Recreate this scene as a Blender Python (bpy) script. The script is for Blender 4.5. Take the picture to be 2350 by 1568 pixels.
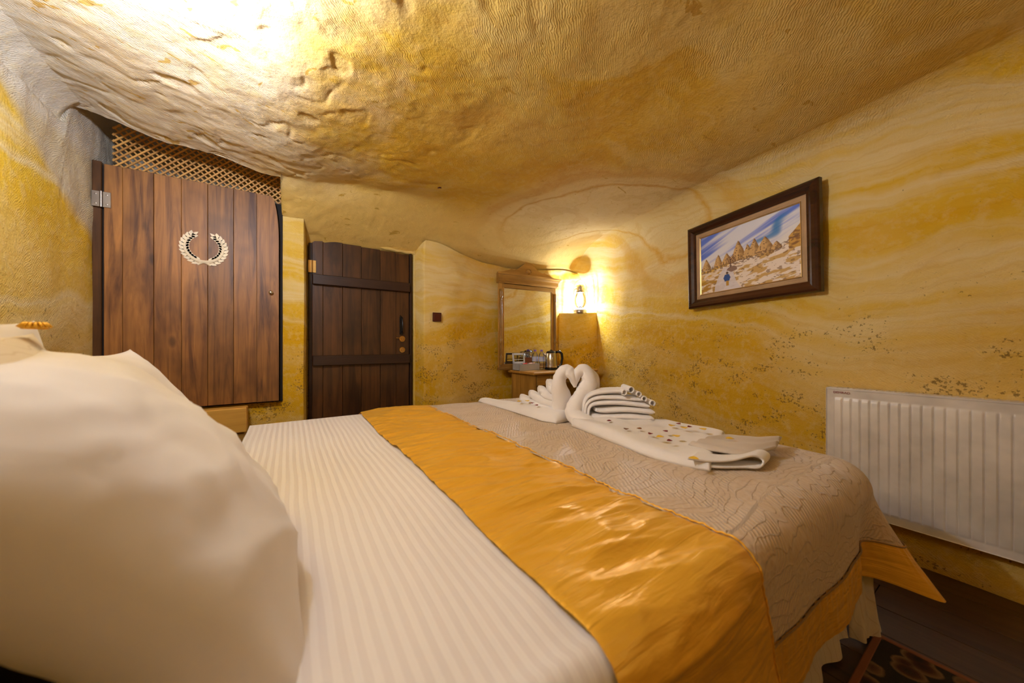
import bpy, bmesh, math, random
from mathutils import Vector, Matrix, noise
from math import sin, cos, pi, exp, sqrt, log, atan2, radians

random.seed(7)
sc = bpy.context.scene
for o in list(bpy.data.objects): bpy.data.objects.remove(o)
COL = sc.collection

# ------------------------------------------------------------------ camera, light, exposure
CAMZ = 1.0
cam = bpy.data.cameras.new('camera'); camo = bpy.data.objects.new('camera', cam); COL.objects.link(camo)
camo.location = (0, 0, CAMZ); camo.rotation_euler = (pi/2, 0, radians(-33.3))
cam.sensor_width = 36; cam.lens = 12.0; cam.shift_y = 6/2350; cam.clip_start = 0.02
cam.dof.use_dof = True; cam.dof.focus_distance = 2.6; cam.dof.aperture_fstop = 2.4
sc.camera = camo
sc.view_settings.view_transform = 'Standard'; sc.view_settings.look = 'None'
sc.view_settings.gamma = 1; sc.view_settings.use_curve_mapping = False
sc.view_settings.exposure = 0.28
sc.cycles.use_denoising = True
sc.cycles.max_bounces = 10; sc.cycles.diffuse_bounces = 5; sc.cycles.glossy_bounces = 4
sc.cycles.transparent_max_bounces = 12; sc.cycles.sample_clamp_indirect = 6.0
sc.cycles.caustics_reflective = False; sc.cycles.caustics_refractive = False
w = bpy.data.worlds.new('world'); sc.world = w; w.use_nodes = True
w.node_tree.nodes['Background'].inputs[0].default_value = (1, .75, .4, 1)
w.node_tree.nodes['Background'].inputs[1].default_value = 0.02
def point(name, loc, power, col, r):
    l = bpy.data.lights.new(name, 'POINT'); l.energy = power; l.color = col; l.shadow_soft_size = r
    o = bpy.data.objects.new(name, l); COL.objects.link(o); o.location = loc; return o
LAMP_CORNER = Vector((2.80, 2.84, 1.347))      # foot of the lantern on the corner ledge
LAMP_CEIL = Vector((-.38, 1.22, 1.92))         # bulb of the lamp hanging above the bed head
FILL_SIDE = Vector((0.9, -.85, 1.75))          # added dim fill light behind the camera, from no known lamp
point('lantern_light', LAMP_CORNER + Vector((0, 0, .168)), 200, (.78, .85, 1), .03)
point('hanging_lamp_light', LAMP_CEIL, 68, (.74, .82, 1), .05)
point('side_fill_light', FILL_SIDE, 2.5, (.90, .90, 1), .06)

# ------------------------------------------------------------------ helpers
def lerp(a, b, t): return a + (b - a) * t
def sst(a, b, x):
    t = max(0., min(1., (x - a) / (b - a))); return t*t*(3 - 2*t)
def softplus(t, k):
    u = t / k
    return t if u > 30 else (0. if u < -30 else k * log(1 + exp(u)))
def fbm(x, y, z, o=4):
    return noise.fractal(Vector((x, y, z)), 1.0, 2.0, o)
def nz(x, y, z=0.): return noise.noise(Vector((x, y, z)))

class B:
    """collects shapes in one bmesh"""
    def __init__(s): s.bm = bmesh.new(); s.uv = s.bm.loops.layers.uv.new('UVMap')
    def box(s, c, size, rot=None, bev=0., seg=1):
        g = bmesh.ops.create_cube(s.bm, size=1.0); vs = g['verts']
        for v in vs: v.co = Vector((v.co.x*size[0], v.co.y*size[1], v.co.z*size[2]))
        if bev > 0:
            es = list({e for v in vs for e in v.link_edges})
            r = bmesh.ops.bevel(s.bm, geom=es, offset=bev, segments=seg, profile=.6, affect='EDGES')
            vs = list({v for v in r['verts']} | {v for v in vs if v.is_valid})
        M = Matrix.Translation(Vector(c))
        if rot is not None: M = M @ (rot if isinstance(rot, Matrix) else Matrix.Rotation(rot, 4, 'Z'))
        for v in vs: v.co = M @ v.co
        return vs
    def lathe(s, prof, c=(0, 0, 0), n=24, M=None):
        rings = []
        T = Matrix.Translation(Vector(c))
        if M is not None: T = T @ M
        for r, z in prof:
            if r < 1e-6: rings.append([s.bm.verts.new(T @ Vector((0, 0, z)))])
            else: rings.append([s.bm.verts.new(T @ Vector((r*cos(2*pi*i/n), r*sin(2*pi*i/n), z))) for i in range(n)])
        for a, b in zip(rings, rings[1:]):
            for i in range(n):
                j = (i+1) % n
                if len(a) == 1 and len(b) == 1: continue
                if len(a) == 1: f = (a[0], b[i], b[j])
                elif len(b) == 1: f = (a[i], a[j], b[0])
                else: f = (a[i], a[j], b[j], b[i])
                try: s.bm.faces.new(f)
                except ValueError: pass
    def tube(s, pts, r, n=8, closed=False, cap=True, flat=1.0):
        pts = [Vector(p) for p in pts]; m = len(pts); rr = r if isinstance(r, (list, tuple)) else [r]*m
        rings = []; prev = None
        for i, p in enumerate(pts):
            if closed: t = pts[(i+1) % m] - pts[i-1]
            else: t = pts[min(i+1, m-1)] - pts[max(i-1, 0)]
            t.normalize()
            if prev is None:
                u = Vector((0, 0, 1)).cross(t)
                if u.length < 1e-3: u = Vector((1, 0, 0)).cross(t)
            else: u = prev - t * prev.dot(t)
            u.normalize(); prev = u; v = t.cross(u)
            rings.append([s.bm.verts.new(p + (u*cos(2*pi*k/n) + v*sin(2*pi*k/n)*flat)*rr[i]) for k in range(n)])
        for i in range(m if closed else m-1):
            a, b = rings[i], rings[(i+1) % m]
            for k in range(n): s.bm.faces.new((a[k], a[(k+1) % n], b[(k+1) % n], b[k]))
        if cap and not closed:
            s.bm.faces.new(rings[0][::-1]); s.bm.faces.new(rings[-1])
    def grid(s, nu, nv, f, uvf=None, wrapu=False):
        V = [[s.bm.verts.new(f(i/(nu if wrapu else nu-1), j/(nv-1))) for j in range(nv)] for i in range(nu)]
        for i in range(nu if wrapu else nu-1):
            for j in range(nv-1):
                i2 = (i+1) % nu
                fc = s.bm.faces.new((V[i][j], V[i2][j], V[i2][j+1], V[i][j+1]))
                if uvf:
                    q = [(i/(nu-1), j/(nv-1)), ((i+1)/(nu-1), j/(nv-1)), ((i+1)/(nu-1), (j+1)/(nv-1)), (i/(nu-1), (j+1)/(nv-1))]
                    for l, ab in zip(fc.loops, q): l[s.uv].uv = uvf(*ab)
        return V
    def prism(s, poly, z0, z1, M=None):
        M = M or Matrix.Identity(4)
        a = [s.bm.verts.new(M @ Vector((x, y, z0))) for x, y in poly]
        b = [s.bm.verts.new(M @ Vector((x, y, z1))) for x, y in poly]
        n = len(poly)
        try: s.bm.faces.new(a[::-1]); s.bm.faces.new(b)
        except ValueError: pass
        for i in range(n): s.bm.faces.new((a[i], a[(i+1) % n], b[(i+1) % n], b[i]))
    def obj(s, name, mat, parent=None, smooth=False, origin=None, normals=True):
        if normals: bmesh.ops.recalc_face_normals(s.bm, faces=s.bm.faces)
        me = bpy.data.meshes.new(name)
        if origin is not None:
            bmesh.ops.translate(s.bm, verts=s.bm.verts, vec=-Vector(origin))
        s.bm.to_mesh(me); s.bm.free()
        if smooth:
            me.polygons.foreach_set('use_smooth', [True]*len(me.polygons))
            if smooth == 'auto': me.set_sharp_from_angle(angle=radians(38))
        o = bpy.data.objects.new(name, me); COL.objects.link(o)
        if origin is not None: o.location = origin
        if mat: me.materials.append(mat)
        if parent: o.parent = parent
        return o
def tag(o, label, cat, group=None):
    o['label'] = label; o['category'] = cat
    if group: o['group'] = group
    return o
def thing(name, label, cat, loc=(0, 0, 0), rz=0., group=None):
    o = bpy.data.objects.new(name, None); COL.objects.link(o); o.empty_display_size = .05
    o.location = loc; o.rotation_euler = (0, 0, rz); return tag(o, label, cat, group)
def struct(o): o['kind'] = 'structure'; return o
def holder(name):
    o = bpy.data.objects.new(name, None); COL.objects.link(o); o['kind'] = 'structure'; return o

# screen helper: point of the photo on a plane of the room, used while measuring positions
FWD = (.549, .836); RGT = (.836, -.549); F = 783.3
def ray(x, y):
    a = (x - 1175)/F; return Vector((FWD[0] + RGT[0]*a, FWD[1] + RGT[1]*a, (790 - y)/F))
def atY(x, y, Y): d = ray(x, y); d *= Y/d.y; return d + Vector((0, 0, CAMZ))
def atZ(x, y, z): d = ray(x, y); d *= (z - CAMZ)/d.z; return d + Vector((0, 0, CAMZ))
def atX(x, y, X): d = ray(x, y); d *= X/d.x; return d + Vector((0, 0, CAMZ))
def XatY(x, Y): d = ray(x, 0); return d.x*Y/d.y

# ------------------------------------------------------------------ materials
class NT:
    def __init__(s, name):
        s.m = bpy.data.materials.new(name); s.m.use_nodes = True; s.t = s.m.node_tree; s.n = s.t.nodes
        s.bs = s.n['Principled BSDF']; s.out = s.n['Material Output']
    def add(s, typ, inp=None, **kw):
        nd = s.n.new(typ)
        for k, v in kw.items(): setattr(nd, k, v)
        if inp:
            for k, v in inp.items(): s.set(nd.inputs[k], v)
        return nd
    def set(s, sock, v):
        if hasattr(v, 'is_output') or isinstance(v, bpy.types.NodeSocket): s.t.links.new(v, sock)
        else: sock.default_value = v
    def b(s, **kw):
        for k, v in kw.items(): s.set(s.bs.inputs[k.replace('_', ' ')], v)
    def math(s, op, a, b=0., c=None):
        nd = s.n.new('ShaderNodeMath'); nd.operation = op; s.set(nd.inputs[0], a); s.set(nd.inputs[1], b)
        if c is not None: s.set(nd.inputs[2], c)
        return nd.outputs[0]
    def noise(s, vec, scale, detail=3, rough=.5, dist=0.):
        return s.add('ShaderNodeTexNoise', {'Vector': vec, 'Scale': scale, 'Detail': detail, 'Roughness': rough, 'Distortion': dist}).outputs[0]
    def ramp(s, fac, stops, interp='LINEAR'):
        nd = s.add('ShaderNodeValToRGB', {'Fac': fac}); cr = nd.color_ramp; cr.interpolation = interp
        while len(cr.elements) > 1: cr.elements.remove(cr.elements[-1])
        first = True
        for p, c in stops:
            if not isinstance(c, (tuple, list)): c = (c, c, c)
            e = cr.elements[0] if first else cr.elements.new(p)
            e.position = p; e.color = (*c[:3], 1); first = False
        return nd.outputs[0]
    def mix(s, f, a, b, mode='MIX'):
        nd = s.add('ShaderNodeMix', data_type='RGBA', blend_type=mode)
        s.set(nd.inputs[0], f)
        for sock, v in ((nd.inputs[6], a), (nd.inputs[7], b)):
            s.set(sock, (*v, 1) if isinstance(v, (tuple, list)) and len(v) == 3 else v)
        return nd.outputs[2]
    def mapr(s, v, a, b, c=0., d=1.):
        return s.add('ShaderNodeMapRange', {0: v, 1: a, 2: b, 3: c, 4: d}).outputs[0]
    def obj(s): return s.add('ShaderNodeTexCoord').outputs['Object']
    def uv(s): return s.add('ShaderNodeTexCoord').outputs['UV']
    def scale(s, vec, sc_, rot=(0, 0, 0), loc=(0, 0, 0)):
        return s.add('ShaderNodeMapping', {'Vector': vec, 'Scale': sc_, 'Rotation': rot, 'Location': loc}).outputs[0]
    def bump(s, h, dist, strength=1., prev=None):
        d = {'Height': h, 'Distance': dist, 'Strength': strength}
        if prev is not None: d['Normal'] = prev
        return s.add('ShaderNodeBump', d).outputs[0]

def simple(name, col, rough=.5, metal=0., bumpsc=None, bumpd=.0005, **kw):
    t = NT(name); v = t.obj()
    n = t.noise(v, 9, 3)
    c2 = tuple(min(1, c*1.12) for c in col); c1 = tuple(c*.86 for c in col)
    t.b(Base_Color=t.ramp(n, [(.3, c1), (.7, c2)]), Roughness=rough, Metallic=metal, **kw)
    if bumpsc: t.b(Normal=t.bump(t.noise(v, bumpsc, 3), bumpd))
    return t.m

def stone(name, deep=(.72, .41, .008), mid=(.75, .48, .04), pale=(.79, .62, .29), specks=1., comb=.6, palebias=0.):
    t = NT(name); P = t.obj()
    sep = t.add('ShaderNodeSeparateXYZ', {0: P}); x, y, z = sep.outputs
    warp = t.noise(P, .9, 3, .5); warp2 = t.noise(P, 3.2, 4, .6)
    # bedding of the tuff: tilted layers, bent around a lens in the far corner of the room
    s = t.math('ADD', t.math('MULTIPLY', z, 1.0), t.math('MULTIPLY', x, -.06))
    s = t.math('ADD', s, t.math('MULTIPLY', y, -.10))
    s = t.math('ADD', s, t.math('MULTIPLY', warp, .55)); s = t.math('ADD', s, t.math('MULTIPLY', warp2, .11))
    cv = t.add('ShaderNodeCombineXYZ', {0: t.math('MULTIPLY', s, 3.1), 1: t.math('MULTIPLY', x, .22), 2: t.math('MULTIPLY', y, .22)}).outputs[0]
    band = t.noise(cv, 1.0, 5, .55)
    lens = t.add('ShaderNodeMapping', {'Vector': P, 'Location': (2.17, 2.15, 2.0), 'Rotation': (0, 0, .477), 'Scale': (.42, .82, .50)}, vector_type='TEXTURE').outputs[0]
    q = t.add('ShaderNodeVectorMath', {0: lens}, operation='LENGTH').outputs['Value']
    q = t.math('ADD', q, t.math('MULTIPLY', t.math('SUBTRACT', warp2, .5), .30))
    q = t.math('ADD', q, t.math('MULTIPLY', t.math('SUBTRACT', warp, .5), .9))
    inside = t.mapr(q, 1.75, .9)
    c = t.ramp(band, [(.30, deep), (.42, mid), (.50, pale), (.57, mid), (.68, deep)])
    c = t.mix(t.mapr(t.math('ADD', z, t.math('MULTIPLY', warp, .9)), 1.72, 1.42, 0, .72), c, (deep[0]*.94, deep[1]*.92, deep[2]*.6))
    big = t.noise(P, .8, 2, .5)
    c = t.mix(t.mapr(big, .52, .72, 0, .55), c, pale)
    c = t.mix(t.math('MULTIPLY', inside, .75), c, (.80, .64, .32))
    ring = t.ramp(t.math('MULTIPLY', q, .5), [(.0, 0), (.475, 0), (.50, .75), (.525, 0), (.60, 0), (.64, .45), (.72, .35), (.76, 0)])
    # thin darker veins
    vein = t.add('ShaderNodeTexNoise', {'Vector': cv, 'Scale': 4.2, 'Detail': 2}).outputs[0]
    vf = t.ramp(vein, [(.47, 0), (.5, .22), (.53, 0)])
    c = t.mix(vf, c, (deep[0]*.85, deep[1]*.75, deep[2]))
    c = t.mix(ring, c, (deep[0]*.95, deep[1]*.85, deep[2]))
    # pale stone left of the hatch and on the ceiling there, partly lamplight painted in
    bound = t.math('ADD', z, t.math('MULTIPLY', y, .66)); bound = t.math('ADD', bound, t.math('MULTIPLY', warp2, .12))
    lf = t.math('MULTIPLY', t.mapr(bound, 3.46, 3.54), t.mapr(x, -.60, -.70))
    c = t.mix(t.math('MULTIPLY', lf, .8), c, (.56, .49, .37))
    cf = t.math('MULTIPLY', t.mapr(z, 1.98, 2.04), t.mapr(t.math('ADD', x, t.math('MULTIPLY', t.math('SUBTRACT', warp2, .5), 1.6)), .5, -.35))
    c = t.mix(t.math('MULTIPLY', cf, .72), c, (.68, .61, .50))  # hot spot of the hanging lamp whitened into the ceiling colour
    if palebias:
        c = t.mix(t.math('MULTIPLY', t.mapr(y, 2.45, 2.75), t.math('MULTIPLY', t.mapr(x, -.05, 0.), .75)), c, (.80, .56, .17))
    # mottling
    mot = t.noise(P, 22, 4, .7)
    c = t.mix(t.mapr(mot, .48, .72, 0, .42), c, pale)
    # damp pits: dark specks, dense in the lower part of the walls
    sp = t.noise(P, 75, 3, .65); patch = t.noise(t.scale(P, (1, 1, 2.2)), 4.5, 3, .6)
    low = t.mapr(z, 1.45, .9, .0, 1.)
    thr = t.math('ADD', t.math('MULTIPLY', t.math('MULTIPLY', low, t.mapr(patch, .44, .60)), .19*specks), .0)
    spk = t.mapr(t.math('ADD', sp, thr), .715, .76)
    c = t.mix(t.math('MULTIPLY', spk, .75), c, (.17, .095, .02))
    t.b(Base_Color=c, Roughness=.88); t.b(**{'Specular_IOR_Level': .25})
    if palebias:
        hm = t.math('MULTIPLY', t.mapr(x, 1.3, -.2), 1.)
        hn = t.noise(t.scale(P, (1, 1.8, 1), (0, 0, .5)), 9., 3, .6, .6)
        hole = t.mapr(t.math('ADD', hn, t.math('MULTIPLY', hm, .045)), .675, .70)
        c = t.mix(t.math('MULTIPLY', hole, .8), c, (.50, .28, .03)); t.b(Base_Color=c)
    # relief: coarse grain, pick marks, pits
    n1 = t.bump(t.noise(P, 22, 6, .72), .0085, 1.)
    wv = t.add('ShaderNodeTexWave', {'Vector': t.scale(P, (1, 1, 1), (.5, .4, .9)), 'Scale': 46., 'Distortion': 12., 'Detail': 2., 'Detail Scale': .45}).outputs['Fac']
    cmask = t.mapr(t.noise(P, 2.2, 2), .40, .56)
    if palebias: n1 = t.bump(hole, .014, -1., n1)
    n2 = t.bump(t.math('MULTIPLY', wv, t.math('MULTIPLY', cmask, comb)), .0014, .9, n1)
    n3 = t.bump(spk, .006, -.6, n2)
    vo = t.noise(P, 90, 2, .6)
    t.b(Normal=t.bump(vo, .0016, .8, n3))
    return t.m

def wood(name, dark, light, axis='Z', gscale=1., knots=True, rough=.42, rnd=.35):
    t = NT(name); P = t.add('ShaderNodeTexCoord').outputs['Object']
    oi = t.add('ShaderNodeObjectInfo').outputs['Random']
    off = t.add('ShaderNodeCombineXYZ', {0: t.math('MULTIPLY', oi, 37.), 1: t.math('MULTIPLY', oi, 11.), 2: t.math('MULTIPLY', oi, 5.)}).outputs[0]
    P = t.add('ShaderNodeVectorMath', {0: P, 1: off}, operation='ADD').outputs[0]
    k = {'X': (1.1, 16, 16), 'Y': (16, 1.1, 16), 'Z': (16, 16, 1.1)}[axis]
    k = tuple(a*gscale for a in k)
    V = t.scale(P, k)
    g = t.noise(V, 1.2, 5, .62, 1.4)
    k2 = tuple(a*.16 if a > 3 else a*1.7 for a in k)
    blot = t.noise(t.scale(P, k2), 1.4, 3, .6)
    c = t.ramp(g, [(.28, dark), (.5, tuple(lerp(a, b_, .55) for a, b_ in zip(dark, light))), (.72, light)])
    c = t.mix(t.mapr(blot, .45, .7, 0, .6), c, tuple(a*.75 for a in dark))
    tone = t.math('ADD', t.math('MULTIPLY', oi, rnd), 1 - rnd*.5)
    h = t.add('ShaderNodeHueSaturation', {'Color': c, 'Value': tone}).outputs[0]
    if knots:
        vo = t.add('ShaderNodeTexVoronoi', {'Vector': t.scale(P, tuple(a*.35 if a > 3 else a*2.6 for a in k)), 'Scale': 1.}).outputs['Distance']
        kf = t.ramp(vo, [(.0, .95), (.07, .75), (.13, .0)])
        h = t.mix(t.math('MULTIPLY', kf, .8), h, tuple(a*.35 for a in dark))
    t.b(Base_Color=h, Roughness=rough, Normal=t.bump(g, .0008, .6))
    return t.m

def fabric(name, col, col2=None, weave=900, rough=.9, sheen=.3, bumpd=.0004, wr=0.):
    t = NT(name); P = t.obj()
    n = t.noise(P, 7, 3)
    c2 = col2 or tuple(c*.95 for c in col)
    t.b(Base_Color=t.ramp(n, [(.35, c2), (.65, col)]), Roughness=rough)
    t.b(Sheen_Weight=sheen, Specular_IOR_Level=.2)
    nb = t.bump(t.noise(P, weave, 2), bumpd, .6)
    if wr: nb = t.bump(t.noise(P, 9, 3, .5, 1.), wr, .7, nb)
    t.b(Normal=nb)
    return t.m

M = {}
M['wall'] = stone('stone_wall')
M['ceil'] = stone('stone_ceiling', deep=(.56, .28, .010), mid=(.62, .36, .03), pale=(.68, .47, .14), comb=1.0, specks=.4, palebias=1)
M['plaster'] = stone('stone_plaster', deep=(.72, .48, .10), mid=(.76, .54, .16), pale=(.78, .60, .24), specks=.2, comb=.2)
M['hatchwood'] = wood('hatch_wood', (.09, .028, .006), (.44, .185, .038), rough=.5, rnd=.42)
M['doorwood'] = wood('door_wood', (.030, .012, .004), (.135, .052, .014), knots=False, rough=.38)
M['barwood'] = wood('bar_wood', (.018, .006, .003), (.050, .018, .007), axis='X', knots=False)
M['darkframe'] = wood('frame_wood_dark', (.022, .007, .003), (.075, .022, .007), axis='X', knots=False, rough=.25, gscale=.6)
M['vanity'] = wood('vanity_wood', (.24, .11, .018), (.50, .27, .06), axis='Z', knots=False, rough=.3)
M['vanityx'] = wood('vanity_wood_rail', (.24, .11, .018), (.50, .27, .06), axis='X', knots=False, rough=.3)
M['lattice'] = wood('lattice_wood', (.48, .20, .04), (.75, .40, .10), axis='X', knots=False, rough=.45)
M['step'] = wood('step_wood', (.42, .20, .03), (.68, .38, .07), axis='X', rough=.5, gscale=.5)
M['floor'] = wood('floor_laminate', (.026, .011, .004), (.085, .040, .014), axis='Y', knots=False, rough=.35)
M['white_metal'] = simple('enamel_white', (.72, .66, .60), .32)
M['steel'] = simple('steel', (.62, .60, .57), .22, 1.)
M['tin'] = simple('tinned_steel', (.55, .52, .5), .3, 1.)
M['brass'] = simple('brass', (.62, .38, .12), .28, 1.)
M['iron'] = simple('black_iron', (.012, .011, .011), .4, .4)
M['black'] = simple('black_plastic', (.008, .008, .009), .22)
M['gapdark'] = simple('dark_gap', (.010, .006, .003), .8)
M['leather'] = simple('headboard_brown', (.035, .014, .008), .5, bumpsc=60)
M['mattress'] = fabric('mattress_cloth', (.55, .5, .45))
M['pillow'] = fabric('pillow_cotton', (.84, .80, .81), wr=.003)
M['towel'] = fabric('towel_terry', (.86, .82, .82), weave=420, bumpd=.0016, sheen=.5, wr=.004)
M['laurel'] = simple('cream_paint', (.84, .72, .52), .6)
M['liner'] = simple('frame_liner', (.46, .30, .16), .6, bumpsc=200)
M['gilt'] = simple('gilt_edge', (.75, .5, .2), .3, .8)
M['plumplastic'] = simple('switch_brown', (.075, .012, .006), .3)
M['boxgrey'] = simple('grey_card', (.40, .40, .42), .6)
M['boxlight'] = simple('pale_grey_card', (.60, .60, .62), .6)
M['sachet'] = simple('red_sachet', (.62, .02, .015), .4)
M['paperpink'] = simple('cream_sachet', (.78, .52, .42), .6)
M['boxbrown'] = simple('brown_card', (.22, .07, .02), .6)
M['cappurple'] = simple('purple_cap', (.20, .10, .42), .4)
M['labelblue'] = simple('bottle_label', (.55, .58, .78), .5)
M['redink'] = simple('red_print', (.30, .03, .03), .5)
M['petalred'] = simple('petal_red', (.20, .006, .006), .6)
M['petalyellow'] = simple('petal_yellow', (.80, .50, .03), .6)
M['underside'] = fabric('cover_lining', (.26, .15, .05))

def glassy(name, tint=(1, 1, 1), refl=.12):
    t = NT(name); t.n.remove(t.bs)
    tr = t.add('ShaderNodeBsdfTransparent', {'Color': (*tint, 1)})
    gl = t.add('ShaderNodeBsdfGlossy', {'Color': (1, 1, 1, 1), 'Roughness': .03})
    fr = t.add('ShaderNodeFresnel', {'IOR': 1.45})
    f = t.math('MINIMUM', t.math('MULTIPLY', fr.outputs[0], 1.3), .9)
    mx = t.add('ShaderNodeMixShader', {0: f, 1: tr.outputs[0], 2: gl.outputs[0]})
    t.t.links.new(mx.outputs[0], t.out.inputs[0]); return t.m
M['glass'] = glassy('thin_glass', (.97, .98, .98))
M['bottle'] = glassy('clear_plastic', (.88, .90, .94))
t = NT('mirror_silver'); t.b(Base_Color=(.86, .86, .84, 1), Metallic=1., Roughness=.015); M['mirror'] = t.m
t = NT('bulb_glow'); t.b(Base_Color=(1, 1, 1, 1)); t.b(Emission_Color=(1, .93, .82, 1), Emission_Strength=25.); M['bulb'] = t.m

# white sheet: satin stripes woven across the bed
t = NT('striped_sheet'); P = t.obj()
sx = t.add('ShaderNodeSeparateXYZ', {0: P}).outputs[0]
nw = t.noise(P, 3, 3)
st = t.math('SINE', t.math('MULTIPLY', t.math('ADD', sx, t.math('MULTIPLY', nw, .012)), 2*pi/.0215))
sf = t.mapr(st, -.25, .25)
t.b(Base_Color=t.mix(sf, (.86, .82, .83), (.80, .75, .765)), Roughness=t.mapr(sf, 0, 1, .75, .42))
t.b(Specular_IOR_Level=.35, Normal=t.bump(t.noise(P, 6, 4, .5), .006, .6, t.bump(sf, .0006, .5)))
M['sheet'] = t.m
# gold satin
t = NT('gold_satin'); P = t.uv()
wr1 = t.noise(t.scale(P, (6, 42, 1)), 1., 4, .55, .6)
c = t.mix(t.noise(P, 5, 2), (.84, .43, .030), (.90, .51, .06))
t.b(Base_Color=c, Roughness=.34, Metallic=.25, Sheen_Weight=.2, Sheen_Tint=(1, .8, .4, 1), Specular_IOR_Level=.6, Specular_Tint=(1, .82, .5, 1))
t.b(Normal=t.bump(wr1, .009, .6))
M['satin'] = t.m
# beige jacquard: paisley outlines over fine diagonal ribs
t = NT('jacquard'); P = t.uv()
w1 = t.noise(P, 4, 3, .5); vv = t.add('ShaderNodeVectorMath', {0: P, 1: t.add('ShaderNodeCombineXYZ', {0: t.math('MULTIPLY', w1, .35), 1: t.math('MULTIPLY', t.noise(P, 3.1, 2), -.3)}).outputs[0]}, operation='ADD').outputs[0]
ringp = t.add('ShaderNodeTexWave', {'Vector': vv, 'Scale': 5.5, 'Distortion': 5., 'Detail': 2., 'Detail Scale': 1.6}, wave_type='RINGS').outputs['Fac']
area = t.mapr(t.noise(vv, 7, 1), .47, .53)
rib = t.add('ShaderNodeTexWave', {'Vector': t.scale(P, (1, 1, 1), (0, 0, .6)), 'Scale': 26., 'Distortion': 3.5, 'Detail': 1.}).outputs['Fac']
dots = t.add('ShaderNodeTexVoronoi', {'Vector': P, 'Scale': 75.}).outputs['Distance']
fine = t.mix(area, rib, dots)
line = t.ramp(ringp, [(.0, 0), (.36, .0), (.46, 1), (.54, 1), (.64, 0), (1, 0)])
c = t.mix(t.math('MULTIPLY', t.math('ADD', t.math('MULTIPLY', fine, .6), t.math('MULTIPLY', line, .4)), 1.), (.52, .36, .21), (.76, .62, .49))
c = t.mix(t.mapr(t.noise(P, 2.3, 2), .4, .62, 0, .4), c, (.62, .52, .46))
c = t.mix(t.math('MULTIPLY', line, .55), c, (.44, .27, .12))
t.b(Base_Color=c, Roughness=.5, Sheen_Weight=.4, Specular_IOR_Level=.35)
t.b(Normal=t.bump(line, .004, .6, t.bump(fine, .002, .8)))
M['jacq'] = t.m
# pale jacquard of the cushion and the valance
t = NT('pale_brocade'); P = t.obj()
wv = t.add('ShaderNodeTexWave', {'Vector': P, 'Scale': 7., 'Distortion': 9., 'Detail': 2.}).outputs['Fac']
c = t.mix(t.ramp(wv, [(.35, 0), (.5, 1), (.65, 0)]), (.72, .63, .52), (.60, .49, .36))
t.b(Base_Color=c, Roughness=.6, Sheen_Weight=.3, Normal=t.bump(wv, .002, .5))
M['brocade'] = t.m
# patterned rug
t = NT('rug_pile'); P = t.obj()
vo = t.add('ShaderNodeTexVoronoi', {'Vector': P, 'Scale': 14.}); n = t.noise(P, 22, 3)
c = t.ramp(t.math('ADD', vo.outputs['Distance'], t.math('MULTIPLY', n, .3)), [(.2, (.02, .012, .010)), (.45, (.07, .025, .012)), (.62, (.22, .13, .06)), (.7, (.02, .015, .012))])
t.b(Base_Color=c, Roughness=1., Normal=t.bump(t.noise(P, 300, 2), .003))
M['rug'] = t.m

# ------------------------------------------------------------------ room shell
def disp(p):
    """relief of the hewn stone, one field for all surfaces so that they meet"""
    x, y, z = p
    a = Vector((nz(x*1.3, y*1.3, z*1.3+5), nz(x*1.3+9, y*1.3, z*1.3), nz(x*1.3, y*1.3+7, z*1.3))) * .030
    b = Vector((nz(x*5, y*5, z*5+3), nz(x*5+4, y*5, z*5), nz(x*5, y*5+2, z*5))) * .009
    k = 1 - .8*sst(2.5, 2.8, y)*sst(1.4, 1.1, x)
    return p + (a + b)*k
def gouge(x, y):
    """flaked hollows of the ceiling near the hatch, thinning out to the right"""
    k = sst(1.5, -.3, x + .35*nz(x*2, y*2, 4))
    n = fbm(x*6, y*7.5, 2., 4); f_ = noise.ridged_multi_fractal(Vector((x*9 + .3*n, y*11, 6.)), 1., 2.1, 3., 1., 2.) - 1.
    r = abs(nz(x*6.1+7, y*8.5, 1.))
    pit_ = sst(.34, .50, nz(x*7.5 + 3, y*9.5, 21.))
    return k*(.006*n - .0045*f_ + .009*max(0., .10 - r)/.10*sst(.0, .35, nz(x*4.5, y*4.5, 11.)) + .011*pit_) + .002*fbm(x*16, y*16, 9., 2)*(1-k)
def Xr(y): return 2.36 + .27*softplus(y - .55, .12)
def Xl(y): return -.895 + .27*sst(2.1, 1.1, y)
def edgez(x):
    pts = [(-1.0, 2.21), (-.9, 2.20), (-.5, 2.115), (0, 2.06), (.5, 2.12), (.95, 2.15), (1.6, 2.15), (2.4, 2.10), (3.2, 2.04)]
    for (a, za), (b, zb) in zip(pts, pts[1:]):
        if x <= b: return lerp(za, zb, sst(a, b, x) if b > a else 0)
    return pts[-1][1]
def zc(x, y):
    base = 2.20 - .13*sst(1.3, 2.35, x)
    z = lerp(base, edgez(x), sst(1.0, 2.62, y))
    k = lerp(.012, .13, sst(.85, 1.5, x))
    z -= .67*softplus(y - 2.62, k)
    return z
def Yf(x):
    y = 2.865
    y = lerp(y, 3.105, sst(.095, .128, x))
    y = lerp(y, 2.96, sst(.945, 1.02, x))
    y += .13*sst(1.05, 1.75, x) - .13*sst(1.9, 2.75, x)
    return y
ROOMY0 = -1.25
def xs_fine(a, b, n, dense):
    """sorted sample positions, denser inside the given intervals"""
    w_ = [1.]; N = 4000; acc = [0.]
    for i in range(N):
        x = lerp(a, b, (i+.5)/N); d = 1.
        for (p, q_, m) in dense:
            if p <= x <= q_: d = m
        acc.append(acc[-1] + d)
    T = acc[-1]; out = []; j = 0
    for i in range(n):
        g = T*i/(n-1)
        while j < N-1 and acc[j+1] < g: j += 1
        out.append(lerp(a, b, (j + (g-acc[j])/(acc[j+1]-acc[j]))/N))
    return out

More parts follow.
